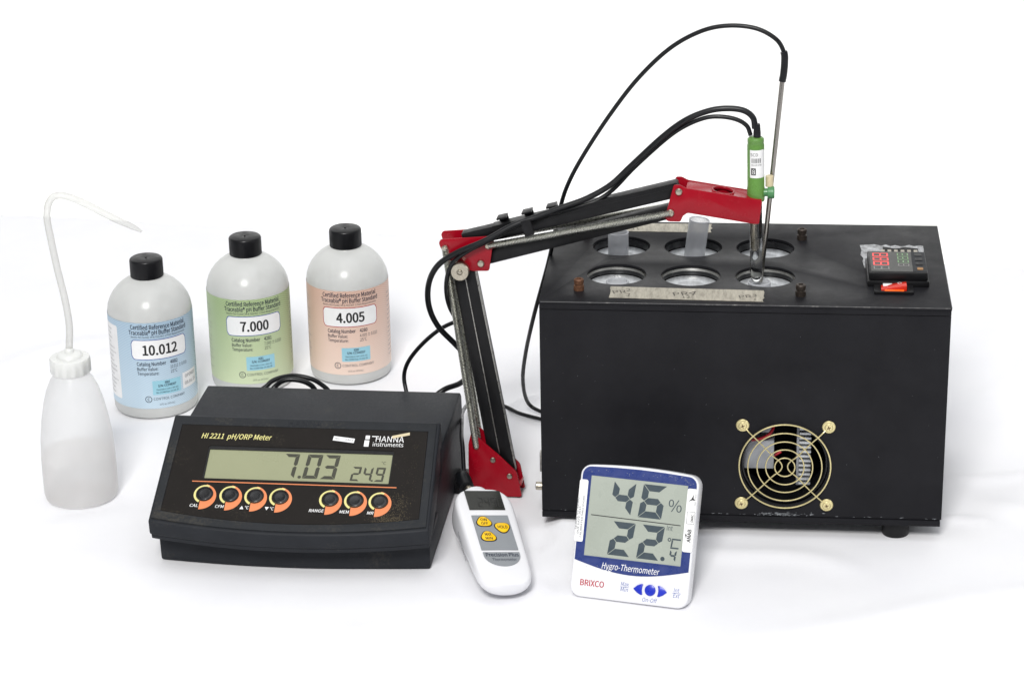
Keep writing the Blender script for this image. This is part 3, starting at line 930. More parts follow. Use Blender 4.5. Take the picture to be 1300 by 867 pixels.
text('HI1131B 51788', 1.0, 104.6, 1.3, 'ink', lo, tl, bend=7.3, z=.12, w=8.6)
vv = [(7.40 * math.sin(a / 7.3), -7.40 * math.cos(a / 7.3), b) for a, b in ((-3.6, 96.5), (-1.6, 96.5), (.4, 96.5), (.4, 102.5), (-1.6, 102.5), (-3.6, 102.5))]
obj('print_block', vv, [(0, 1, 4, 5), (1, 2, 3, 4)], 'ink', lo, tl, smooth=0)
text('8', -1.5, 97.4, 4, 'white', lo, tl, bend=7.3, z=.2)
# side filling port
fr = tl @ T(6.6, 0, 79.5) @ RY(90)
sp = lathe('filling_port', [(3.4, 0), (3.4, 3), (5.0, 3.2), (5.2, 4), (5.2, 8), (4.6, 8.8), (0, 8.8)], 'greenk', EL, fr, 20)
lathe('port_sleeve', [(3.4, 84.2), (3.4, 93), (2.9, 93.4), (0, 93.4)], 'cream', EL, tl @ T(11.2, 2.4, 0), 20)
# glass stem
lathe('glass_stem', [(5.2, 72.2), (5.2, 10), (5.0, 6), (4.5, 4.0), (3.2, 1.4), (1.6, .3), (0, 0)], 'glass', EL, tl, 36)
lathe('inner_tube', [(2.6, 71), (2.6, 31), (1.6, 29), (0, 28.5)], 'nickel', EL, tl @ T(-1, -1, 0), 24)
lathe('reference_gel', [(3.6, 60), (3.6, 40), (3.0, 39.4), (0, 39.4)], 'inner', EL, tl @ T(.8, 1, 0), 24)
ea = world_pts(CABLE_A, EL)
tube('cable', spline(ea, 8), 2.55, 'rubber', EL, n=12)
eb_ = world_pts(CABLE_B, EL)
tube('cable', spline(eb_, 8), 1.9, 'rubber', EL, n=12)
# clear beaker sleeve round the electrode tip
sample_tube(181, 67.5, ZW, 4.5, 9.5, (0, 0), 'wide clear tube round the electrode tip in its well')

# ------------------------------------------------------------------ steel temperature probe and the thermometer it belongs to
TF_yaw, TF_tau, TF_roll = R(11.557), R(15), R(7.8948)
X_ = Vector((math.cos(TF_yaw), math.sin(TF_yaw), 0))
b_ = Vector((-math.sin(TF_yaw), math.cos(TF_yaw), 0))
Y_ = b_ * math.cos(TF_tau) + Vector((0, 0, math.sin(TF_tau)))
N_ = X_.cross(Y_)
X2_ = X_ * math.cos(TF_roll) - N_ * math.sin(TF_roll)
N2_ = X2_.cross(Y_)
TM = Matrix((X2_, Y_, N2_)).transposed().to_4x4()
TM.translation = Vector((-0.0141, 1.8128, 0.02)) + X2_ * 0.009
TH_ = thing('digital_thermometer', 'white handheld thermometer with grey keypad and three yellow keys', 'thermometer', mtx=TM)
# plan: half-width against length; depth of the back
sect = [(1.0, 4, 6), (2.2, 12, 12), (4.5, 16.5, 16), (9, 20.5, 19), (16, 22.8, 21), (28, 23.8, 23), (50, 24.2, 27), (75, 25.0, 34), (95, 25.4, 42), (105, 25.2, 44), (112, 24.0, 42), (117.5, 21.0, 38), (120.5, 17.0, 33), (122, 13.2, 27)]
v, f = [], []
n = 32
for (y, hw, dp) in sect:
    rim = min(hw * .55, 5.5)
    ring = []
    for a, c in ((-(hw - rim), 0.0), (-(hw - rim * .45), -rim * .12), (-(hw - rim * .12), -rim * .45), (-hw, -rim), (-hw, -dp * .45), (-hw * .93, -dp * .62), (-hw * .72, -dp * .84), (-hw * .4, -dp * .97)):
        ring.append((a, c))
    ring = ring + [(0, -dp)] + [(-a, c) for a, c in reversed(ring)] + [(0, .35 if y > 6 else 0)]
    n = len(ring)
    v += [(a, y, c) for a, c in ring]
for j in range(len(sect) - 1):
    for i in range(n):
        a, b = j * n + i, j * n + (i + 1) % n
        f.append((a, b, b + n, a + n))
f += [tuple(range(n)), tuple(range((len(sect) - 1) * n, len(sect) * n))]
body = obj('case', v, f, 'whitep', TH_, smooth=60)
md = body.modifiers.new('soft', 'SUBSURF')
md.levels = md.render_levels = 2
lathe('socket_collar', [(13.2, -4), (13.0, 4), (12.2, 7.6), (10.0, 9.0), (0, 9.0)], 'whitep', TH_, T(-1.5, 121, -15) @ RX(-90), 32)
FZ = 0.9
flat('display', [(-15.2, 93.6), (15.6, 93.6), (15.6, 118.0), (-15.2, 118.0)], FZ - .5, 'lcdd', TH_, t=.7)
for k, ch in enumerate('2490'):
    digit(ch, -6.5 + k * 5.6, 96.8, 4.4, 11.5, .9, .06, 'segd', TH_, z=FZ + .3)
kp = flat('keypad', [(-15.2, 42.2), (15.9, 42.2), (15.9, 85.9), (-15.2, 85.9)], FZ - .5, 'greyp', TH_, t=.7)
def key_shape(cx, cy, s, flip):
    pts = []
    for i in range(40):
        a = 2 * math.pi * i / 40
        r_ = s * (1 + .10 * math.cos(3 * a + (math.pi / 2 if not flip else -math.pi / 2)))
        pts.append((cx + r_ * math.cos(a), cy + r_ * math.sin(a) * 1.02))
    return pts
for (cx, cy, t1, t2, fl) in ((-6.3, 77.0, 'ON', 'OFF', False), (8.1, 70.0, 'HOLD', None, True), (-6.2, 58.3, 'MAX', 'MIN', False)):
    kb = prism('key', key_shape(cx, cy, 6.6, fl), FZ + .2, FZ + .5, 'ink', kp, smooth=0)
    prism('key_cap', key_shape(cx, cy, 5.8, fl), FZ + .45, FZ + .95, 'yelb', kb, bev=.2)
    if t2:
        text(t1, cx, cy + .6, 3.4, 'ink', kb, z=FZ + 1.05, w=5.4, bold=.02)
        text(t2, cx, cy - 4.4, 3.4, 'ink', kb, z=FZ + 1.05, w=6.0, bold=.02)
    else:
        text(t1, cx, cy - 1.8, 3.6, 'ink', kb, z=FZ + 1.05, w=8.4, bold=.02)
nb = flat('name_badge', [(-14.8, 39.2), (16, 39.2)] + [(.6 + 15.4 * math.cos(R(a)), 36.5 - (14.4) * math.sin(R(a)) ** 1.0) for a in range(4, 180, 8)], FZ - .6, 'greyp', TH_, t=.75)
text('Precision Plus', .8, 33.6, 4.2, 'inkn', nb, z=FZ + .3, w=27.5, bold=.02)
text('Thermometer', 1.6, 28.0, 3.6, 'inkn', nb, z=FZ + .3, w=20.5, bold=-.005)
sd = Matrix(((0, 0, -1, -24.95), (-1, 0, 0, 0), (0, 1, 0, 0), (0, 0, 0, 1)))
text('THERMOMETER', -62, -14.0, 3.2, 'inkg', TH_, sd @ T(0, 0, .6), w=36, name='side_lettering')
# plug
pg = lathe('plug', [(3.4, 8), (3.4, 12), (4.4, 12.4), (4.4, 18), (3.6, 18.6), (3.2, 21)], 'nickel', TH_, T(-4.0, 121, -15) @ RX(-90), 24)
lathe('plug_boot', [(4.6, 20), (6.4, 21), (6.8, 30), (6.0, 37), (3.8, 40), (2.6, 41)], 'rubber', TH_, T(-4.0, 121, -15) @ RX(-90) @ RY(-4), 24)
plug_end = TM @ (Vector((-4.2, 160, -15)) * .001)

ROD_CABLE = [(0.2270, 2.0047, 0.3830), (0.2277, 2.0046, 0.3943), (0.2268, 2.0047, 0.4036), (0.2204, 2.0067, 0.4138), (0.2045, 2.0101, 0.4221), (0.1824, 2.0155, 0.4235), (0.1603, 2.0208, 0.4179), (0.1349, 2.0266, 0.4022), (0.1091, 2.0325, 0.3755), (0.0863, 2.0380, 0.3437), (0.0644, 2.0433, 0.3079), (0.0509, 2.0474, 0.2810), (0.0434, 2.0525, 0.2561), (0.0335, 2.0641, 0.2055), (0.0201, 2.0965, 0.1420), (0.0120, 2.1381, 0.0875), (0.0095, 2.1689, 0.0475), (0.0145, 2.2015, 0.0120), (0.0284, 2.195, 0.0050), (0.042, 2.1840, 0.0040), (0.040, 2.1740, 0.0040), (0.0282, 2.1804, 0.0040), (0.0061, 2.1964, 0.0040), (-0.0087, 2.2123, 0.0050), (-0.0298, 2.2250, 0.0060), (-0.0433, 2.205, 0.010), (-0.047, 2.14, 0.030), (-0.0462, 2.07, 0.052), (-0.0458, 2.025, 0.058), (-0.0445, 2.000, 0.0575)]
ROD_CABLE += [tuple(plug_end * .5 + Vector((-0.0445, 2.0, .0575)) * .5), tuple(plug_end)]
RD = thing('temperature_probe', 'thin steel temperature probe with long black arched cable', 'probe', on_arm(206.7, 20, 203), 0)
pr = world_pts([on_arm(206.7, 20, 203), on_arm(210.6, 20, 243.6), on_arm(222.1, 20, 384)], RD)
tube('steel_rod', pr, 2.1, 'rod', RD, n=16)
rc = world_pts(ROD_CABLE, RD)
sl = spline(rc[:4], 8)
tube('cable_sleeve', [pr[-1] * .97 + pr[0] * .03] + sl[1:17], 3.0, 'rubber', RD, n=14)
tube('cable', spline(rc, 8), 1.85, 'rubber', RD, n=12)

# ------------------------------------------------------------------ pH meter
MT = thing('ph_meter', 'charcoal bench meter with wide grey display and orange ringed buttons', 'meter', (-0.1853, 1.8958, 0), -0.1227)
ZL = 76.7
# lower case
vb = [(-115.3, 0), (115.3, 0), (115.6, 200), (-115.6, 200)]
v = [(-115.3 + 1.0, 2, 0), (115.3 - 1.0, 2, 0), (115, 198, 0), (-115, 198, 0), (-115.3, 0, 34), (115.3, 0, 34), (115.6, 200, 34), (-115.6, 200, 34)]
nseg = 24
def bulge(a):
    return 9.5 * (1 - (a / 116.0) ** 2)
def loft(name, rows, mt, parent, bev=0, **k):
    """rows: list of cross-sections (same count) across the width, closed at both ends"""
    n = len(rows[0])
    v = [p for r_ in rows for p in r_]
    f = []
    for j in range(len(rows) - 1):
        for i in range(n):
            a, b = j * n + i, j * n + (i + 1) % n
            f.append((a, b, b + n, a + n))
    f += [tuple(range(n - 1, -1, -1)), tuple(range((len(rows) - 1) * n, len(rows) * n))]
    return obj(name, v, f, mt, parent, bev=bev, **k)
AS = [-1 + 2 * i / nseg for i in range(nseg + 1)]
loft('base', [[(s * 114.6, 1.0 - bulge(s * 114.6) * .8, 0.0), (s * 115.3, 0 - bulge(s * 115.3) * .8, 42.0), (s * 115.5, 90, 60), (s * 115.4, 199, 58.0), (s * 114.6, 197, 0)] for s in AS], 'meter', MT, bev=1.6)
loft('rear_lid', [[(s * 115.8, 70, 55.0), (s * 115.2, 70, ZL + 1), (s * 115.2, 197, ZL), (s * 115.6, 201, ZL - 4), (s * 115.8, 201, 58.4), (s * 115.8, 199.4, 55.0)] for s in AS], 'meter', MT, bev=1.6)
TA = R(28.761)
PF = T(0, -20, 45.7) @ RX(math.degrees(TA))        # face frame: u across, v up the slope
PFi = PF.inverted()
def halfw(v_):
    return 117.6 - 2.8 * v_ / 110.8
def fp(s, v_, zt):
    p = PF @ Vector((s * halfw(v_), v_, zt))
    return (p.x, p.y, p.z)
rows = []
for s in AS:
    bl = bulge(s * 116)
    a = fp(s, 110.8, 0)
    b = fp(s, -bl, 0)
    c = (b[0], b[1] + 1.5, b[2] - 13.0)
    rows.append([a, b, c, (b[0] * .995, b[1] + 20, b[2] - 14), (a[0], 40, 36), (a[0], a[1] + 7, a[2] - 30), (a[0], a[1] + 3, a[2] - 1)])
hs_ = loft('panel_housing', rows, 'meter', MT, bev=2.4, seg=3)
rows = []
for s in AS:
    bl = bulge(s * 116)
    b = fp(s, -bl, 0)
    x = b[0] * .992
    rows.append([(x, b[1] + 3.2, b[2] - 12.6), (x, b[1] + 4.4, b[2] - 18.0), (x, 36, b[2] - 16), (x, 36, 36)])
loft('lower_lip', rows, 'meter', MT, bev=.9)
# bezel and membrane panel
def face_outline(inset_x, top, bot_off, n=20, corner=None):
    lo = []
    for i in range(n + 1):
        s = -1 + 2 * i / n
        hw = halfw(0) - inset_x
        lo.append((s * hw, -bulge(s * 116) + bot_off))
    hwt = halfw(top) - inset_x
    return lo + [(hwt, top), (-hwt, top)]
bo = face_outline(2.6, 108.6, 2.6)
bi = face_outline(9.2, 100.4, 10.0)
plate('bezel', bo, [bi], -.2, 1.8, 'bezel', MT, PF, bev=.5)
LCD = (-79.2, 79.6, 44.6, 79.0)
pn = plate('membrane_panel', face_outline(9.5, 100.1, 10.3), [rrect(LCD[0], LCD[1], LCD[2], LCD[3], 2.0)], -.1, 1.5, 'panel', MT, PF, bev=0)
lc = prism('display', rrect(LCD[0] - 1, LCD[1] + 1, LCD[2] - 1, LCD[3] + 1, 1), .05, .3, 'lcdg', MT, PF, smooth=0)
plate('display_frame_shadow', rrect(LCD[0] - .6, LCD[1] + .6, LCD[2] - .6, LCD[3] + .6, 1), [rrect(LCD[0] + 1.6, LCD[1] - 1.0, LCD[2] + .4, LCD[3] - 3.6, .6)], .32, .9, 'inner', lc, PF)  # dark border, deepest at the top, paints in the shadow of the window edge
DZ = .45
digit('7', -14.5, 48.3, 12.5, 25, 3.2, .085, 'seg', lc, PF, z=DZ)
flat('decimal_point', circle(2.6, 49.6, 1.5, 12), DZ - .1, 'seg', lc, PF)
digit('0', 5.0, 48.3, 12.8, 25, 3.2, .085, 'seg', lc, PF, z=DZ)
digit('3', 20.0, 48.3, 12.6, 25, 3.2, .085, 'seg', lc, PF, z=DZ)
digit('2', 45.5, 47.4, 7.6, 14.6, 1.8, .085, 'seg', lc, PF, z=DZ)
digit('4', 55.5, 47.4, 7.6, 14.6, 1.8, .085, 'seg', lc, PF, z=DZ)
flat('decimal_point', circle(64.2, 48.2, .9, 10), DZ - .1, 'seg', lc, PF)
digit('9', 65.8, 47.4, 7.6, 14.6, 1.8, .085, 'seg', lc, PF, z=DZ)
text('°C', 72, 65.2, 3.0, 'seg', lc, PF, z=DZ)
PZ = 1.65
text('HI 2211  pH/ORP Meter', -87, 86.2, 5.3, 'yelp', pn, PF, w=60.5, bold=.012, shear=.2, z=PZ, align='L')
flat('orange_line', [(-87, 40.6), (86, 40.6), (86, 41.5), (-87, 41.5)], 1.52, 'orange', pn, PF)
for k, (u, nm) in enumerate(((-74.1, 'CAL'), (-52.2, 'CFM'), (-31.0, '°C'), (-9.9, '°C'), (32.2, 'RANGE'), (53.2, 'MEM'), (73.7, 'MR'))):
    vc = 28.0 - .012 * (u + 74)
    outer = [(u - 2.9 + 13 * math.cos(R(a)), vc - 2.5 + 13 * math.sin(R(a))) for a in range(76, -91, -6)] + [(u - 2.9, vc - 15.5)]
    inner_ = [(u + 7.3 * math.cos(R(a)), vc + 7.3 * math.sin(R(a))) for a in range(-113, 89, 8)]
    bt = prism('button', circle(u, vc, 7.0, 36), 1.45, 2.3, 'hole_edge', MT, PF, bev=.3)
    flat('orange_swirl', outer + inner_, 1.53, 'orange', bt, PF)
    yo = [(u + 9.2 * math.cos(R(a)), vc + 9.4 * math.sin(R(a))) for a in range(70, 246, 6)]
    yi = [(u + 7.3 * math.cos(R(a)), vc + 7.3 * math.sin(R(a))) for a in range(244, 69, -6)]
    flat('yellow_ring', yo + yi, 1.58, 'yelp', bt, PF)
    lathe('button_ring', [(7.1, 1.5), (7.1, 2.7), (6.6, 3.0), (6.1, 2.6), (6.1, 2.0)], 'meter' if k < 2 else 'bolt', bt, PF @ T(u, vc, 0), 36, close=False)
    lathe('button_dome', [(5.8, 2.3), (5.2, 2.6), (4.0, 2.45), (2.0, 2.36), (0, 2.34)], 'hole_edge', bt, PF @ T(u, vc, 0), 30)
    text(nm, u - 3.6, vc - 13.2, 2.9, 'white', pn, PF, shear=.15, z=PZ, align='R', w={'CAL': 7, 'CFM': 7.4, '°C': 3.4, 'RANGE': 12.6, 'MEM': 8, 'MR': 5.4}[nm], bold=.01)
    if '°' in nm:
        s_ = 1 if u < -20 else -1
        tri = [(u - 11.4, vc - 11.8 - 1.6 * s_), (u - 8.0, vc - 11.8 - 1.6 * s_), (u - 9.7, vc - 11.8 + 1.6 * s_)]
        flat('arrow_mark', tri if s_ > 0 else tri[::-1], PZ - .1, 'white', pn, PF)
# maker's mark
flat('logo_square', [(53.4, 90.4), (57.0, 90.4), (57.0, 94.2), (53.4, 94.2)], PZ - .1, 'white', pn, PF)
flat('logo_square', [(53.0, 82.6), (57.0, 82.6), (57.0, 89.2), (53.0, 89.2)], PZ - .1, 'white', pn, PF)
flat('logo_bar', [(58.8, 93.0), (64.5, 93.0), (64.5, 93.9), (58.8, 93.9)], PZ - .1, 'white', pn, PF)
text('HANNA', 62.4, 88.0, 5.9, 'white', pn, PF, w=24, z=PZ, align='L')
text('instruments', 60.4, 83.2, 4.2, 'white', pn, PF, w=26, z=PZ, align='L', bold=-.004)
fr = PF @ T(35.2, 89.2, 0) @ RZ(-7)
st = flat('paper_sticker', [(-9.2, -2.3), (9.2, -2.3), (9.2, 2.3), (-9.2, 2.3)], PZ, 'paper', MT, fr)
text('No', -5.6, -1.0, 2.2, 'inkg', st, fr, z=PZ + .15)
text('6463', 4.6, -1.0, 2.2, 'inkg', st, fr, z=PZ + .15)
fr = PF @ T(83.2, 95.2, 0) @ RZ(15)
flat('paper_sticker', [(-7.6, -1.6), (7.4, -1.4), (7.8, 1.5), (-7.4, 1.2)], PZ + .1, 'cream', MT, fr)
# raised name on the bezel
e = text('HANNA', 0, 101.6, 6.0, 'meter', MT, PF, w=29, z=2.1, name='raised_lettering')
md = e.modifiers.new('depth', 'SOLIDIFY')
md.thickness = 0.0006
# dust caught in the corner by the last button
rnd = random.Random(21)
v, f = [], []
for k in range(1100):
    q = rnd.random()
    if q < .45:
        u = rnd.gauss(84, 8); vv_ = 5.5 + abs(rnd.gauss(0, 5))
    elif q < .7:
        u = rnd.gauss(90, 5); vv_ = rnd.gauss(24, 6)
    elif q < .85:
        u = rnd.uniform(-100, 104); vv_ = rnd.uniform(2, 90)
    else:
        u = rnd.gauss(96, 4); vv_ = rnd.uniform(30, 92)
    lim = -bulge(u) + 11
    if vv_ < lim or abs(u) > 106 or (LCD[0] - 1 < u < LCD[1] + 1 and LCD[2] - 1 < vv_ < LCD[3] + 1):
        continue
    s_ = rnd.uniform(.1, .36) if q < .7 else rnd.uniform(.08, .2)
    b0 = len(v)
    v += [(u + s_ * math.cos(a + k) * rnd.uniform(.6, 1.2), vv_ + s_ * math.sin(a + k), 1.56) for a in (0, 1.3, 2.5, 3.8, 5.1)]
    f.append(tuple(range(b0, b0 + 5)))
o = obj('dust_specks', v, f, 'dust', MT, PF, smooth=0)
o['kind'] = 'stuff'
# sockets on the back
for a, z in ((-82, 55), (98, 60), (80, 55)):
    lathe('back_socket', [(5.5, 0), (5.5, 6), (4.4, 8), (0, 8)], 'nickel', MT, T(a, 199, z - 8) @ RX(-90), 20)

PC = thing('power_cord', 'short black power cord looping behind the charcoal meter', 'cord', (-0.2, 2.13, 0), 0)
tube('cable', spline(world_pts([(-0.262, 2.105, 0.045), (-0.245, 2.118, 0.056), (-0.2263, 2.1250, 0.0653), (-0.2200, 2.1300, 0.0693), (-0.2109, 2.1350, 0.0710), (-0.1991, 2.1400, 0.0702), (-0.1848, 2.1400, 0.0668), (-0.1757, 2.1400, 0.0611), (-0.1674, 2.1400, 0.0515), (-.155, 2.15, .02), (-.14, 2.16, .0035), (-.10, 2.18, .0035)], PC), 8), 2.2, 'rubber', PC, n=12)
tube('cable', spline(world_pts([(-0.2271, 2.1100, 0.0572), (-0.2171, 2.1200, 0.0672), (-0.2082, 2.1200, 0.0740), (-0.1974, 2.1200, 0.0746), (-0.1868, 2.1200, 0.0712), (-0.1800, 2.1200, 0.0641), (-.176, 2.118, .05)], PC), 8), 2.4, 'rubber', PC, n=12)

# ------------------------------------------------------------------ hygro-thermometer
HY = thing('hygrometer', 'white upright hygrometer with navy face showing 46 percent and 22.4', 'hygrometer', (0.089, 1.816, 0), -0.3036)
HF = RX(90 - 23.2)                                # u right, v up the face, z out of the face
hw, hh = 49.2, 109.2
out = rrect(-hw, hw, 0, hh - 1.6, 9)
out = [(x, y + (1.6 * (1 - (x / hw) ** 2) if y > hh / 2 else 0)) for x, y in out]
top = [(x, hh - 1.6 + 1.8 * (1 - (x / 40.0) ** 2)) for x in range(36, -37, -6)]
ol = [p for p in arc(hw - 9, 9, 9, -90, 0, 6) + arc(hw - 9, hh - 10.6, 9, 0, 90, 6)] + top + [p for p in arc(-hw + 9, hh - 10.6, 9, 90, 180, 6) + arc(-hw + 9, 9, 9, 180, 270, 6)]
prism('case', ol, -17, 0, 'whitep', HY, HF, bev=2.2, seg=3)
prism('case_back', [(x * .93, 4 + y * .93) for x, y in ol], -22, -16.5, 'whitep', HY, HF, bev=2)
# prop behind
prism('prop_leg', [(-14, 0), (14, 0), (11, 62), (-11, 62)], -1.5, 1.5, 'whitep', HY, T(0, 62, 1) @ RX(90 + 24), bev=.6)
ol2 = rrect(-47.2, 47.6, 20, 106.6, 7)
low = [(47.6 - 94.8 * i / 20, 30 - 8 * math.sin(math.pi * i / 20)) for i in range(21)]
nf = prism('navy_face', [p for p in [(-47.2, 30)] + list(reversed(low))[1:] + arc(40.6, 99.2, 7, 0, 90, 5) + [(20, 107.2), (0, 107.6), (-20, 107.2)] + arc(-40.2, 99.2, 7, 90, 180, 5)], .02, .35, 'blue', HY, HF, smooth=0)
LH = (-39.7, 40.7, 34, 99)
plate('display_rim', rrect(LH[0] - 1.1, LH[1] + 1.1, LH[2] - 1.1, LH[3] + 1.1, .8), [rrect(LH[0], LH[1], LH[2], LH[3], .4)], .3, .75, 'blue', HY, HF)
lc = prism('display', rrect(LH[0] - .1, LH[1] + .1, LH[2] - .1, LH[3] + .1, .4), .36, .5, 'lcdh', HY, HF, smooth=0)
flat('display_line', [(-37, 66.9), (37.5, 66.2), (37.5, 66.9), (-37, 67.6)], .52, 'ink', lc, HF, t=.06)
def dg(ch, x, y, w_, h_, t_, sl=.10):
    digit(ch, x, y, w_, h_, t_, sl, 'segh', lc, HF, z=.6)
dg('4', -22.6, 70.0, 18.0, 26.4, 5.3)
dg('6', 1.6, 69.6, 19.4, 27.0, 5.3)
dg('2', -20.6, 36.7, 18.6, 27.4, 5.3)
dg('2', 3.6, 36.5, 18.6, 27.6, 5.3)
flat('decimal_point', circle(25.4, 38.4, 1.8, 16), .52, 'segh', lc, HF, t=.06)
dg('4', 30.2, 37.4, 5.6, 8.8, 1.5)
text('%', 31.6, 77.0, 9.4, 'segh', lc, HF, w=11, z=.6)
text('Int', 29.0, 61.6, 4.0, 'segh', lc, HF, z=.6, w=4.8)
for q in ([(31, 55.6), (38.4, 55.6), (38.4, 54.4), (31, 54.4)], [(31, 54.2), (32.2, 54.2), (32.2, 48.8), (31, 48.8)], [(31, 48.6), (37.8, 48.6), (37.8, 47.4), (31, 47.4)]):
    flat('unit_segment', [(a + (b - 45) * .1 - .4, b) for a, b in q], .52, 'segh', lc, HF, t=.06)
plate('degree_mark', circle(29.6, 54.4, 1.5, 18), [circle(29.6, 54.4, .8, 18)], .52, .6, 'segh', lc, HF)
text('Hygro-Thermometer', 0, 25.0, 5.0, 'white', nf, HF, w=48, shear=.22, z=.45)
text('BRIXCO', -40.7, 9.6, 4.8, 'inkr', HY, HF, w=20, bold=.02, z=.1, align='L')
for s_, x, y, w_ in (('Max', -3.4, 13.0, 6.8), ('Min', -3.6, 8.6, 6.4), ('Int', 39.4, 13.0, 4.6), ('Ext', 39.6, 8.6, 5.4), ('On-Off', 18.2, 2.4, 12.4)):
    text(s_, x, y, 3.3, 'inkb', HY, HF, w=w_, shear=.15, z=.1, bold=-.008)
for x in (-3.5, 39.6):
    flat('fraction_line', [(x - 3.6, 12.0), (x + 3.6, 12.0), (x + 3.6, 12.3), (x - 3.6, 12.3)], .05, 'inkb', HY, HF)
prism('button', circle(17.8, 12.1, 4.5, 32), -.2, 1.3, 'blueb', HY, HF, bev=.5)
lf = [(3.8, 12.0), (7, 15.0), (10.0, 16.4), (11.8, 16.5), (11.2, 14.4), (11.0, 12.0), (11.2, 9.8), (11.8, 7.8), (10.0, 7.7), (7, 9.2)]
prism('button', lf, -.2, 1.2, 'blueb', HY, HF, bev=.4)
prism('button', [(35.6 - x, y) for x, y in lf][::-1], -.2, 1.2, 'blueb', HY, HF, bev=.4)
s1 = prism('side_sticker', rrect(-49.0, -41.9, 44.5, 95.0, 1.6), .4, .5, 'paper', HY, HF, smooth=0)
for q, (y0, tx, ln) in enumerate(((-43.6, 'CALIBRATED 5463 HYGRO', 34), (-46.0, 'DUE DATE 2016', 22), (-48.0, 'SERIAL 62 52060', 26))):
    text(tx, y0, 48 + 3 * q, 1.5, 'inkg', s1, HF, w=ln, z=.6, rot=90, align='L', bold=.01)
s2 = prism('side_sticker', rrect(40.6, 48.9, 46.0, 97.0, 1.6), .76, .86, 'paper', HY, HF, smooth=0)
text('ANAB', 46.8, 54.0, 3.0, 'ink', s2, HF, w=10.5, z=.95, rot=90, align='L', bold=.03)
flat('flame_mark', [(43.0, 57), (41.8, 60.5), (43.4, 60)], .9, 'ink', s2, HF)
text('DMAC', 47.4, 70.4, 2.0, 'ink', s2, HF, w=6, z=.95, rot=90, align='L', bold=.02)
plate('stamp_frame', rrect(42.0, 48.4, 68.6, 78.6, .3), [rrect(42.3, 48.1, 68.9, 78.3, .3)], .88, .94, 'inkg', s2, HF)
flat('swoosh_mark', [(42.2, 86.5), (44.5, 89), (46.0, 92.5), (46.0, 89.6), (47.6, 87.6), (45.2, 88.0)], .9, 'ink', s2, HF)
text('ISO 17025', 48.3, 84, 1.3, 'inkg', s2, HF, w=9, z=.95, rot=90, align='L')
# scuffs on the navy rim
rnd = random.Random(12)
v, f = [], []
for k in range(70):
    if rnd.random() < .5:
        u, vv_ = rnd.uniform(-45, 46), rnd.gauss(103.6, 1.6)
    elif rnd.random() < .6:
        u, vv_ = rnd.gauss(-12, 14), rnd.gauss(24.8, 1.2)
    else:
        u, vv_ = rnd.gauss(38, 3), rnd.gauss(101, 2.5)
    if vv_ > 106 or u > 46.5:
        continue
    a = rnd.uniform(0, 3.14)
    L = rnd.uniform(.2, .9) * (3 if rnd.random() < .15 else 1)
    d, n_ = Vector((math.cos(a), math.sin(a))) * L, Vector((-math.sin(a), math.cos(a))) * rnd.uniform(.08, .22)
    c = Vector((u, vv_))
    b0 = len(v)
    v += [(*(c - d), .42), (*(c + n_), .42), (*(c + d), .42), (*(c - n_), .42)]
    f.append((b0, b0 + 1, b0 + 2, b0 + 3))
o = obj('scratches', v, f, 'greyp', HY, HF, smooth=0)
o['kind'] = 'stuff'

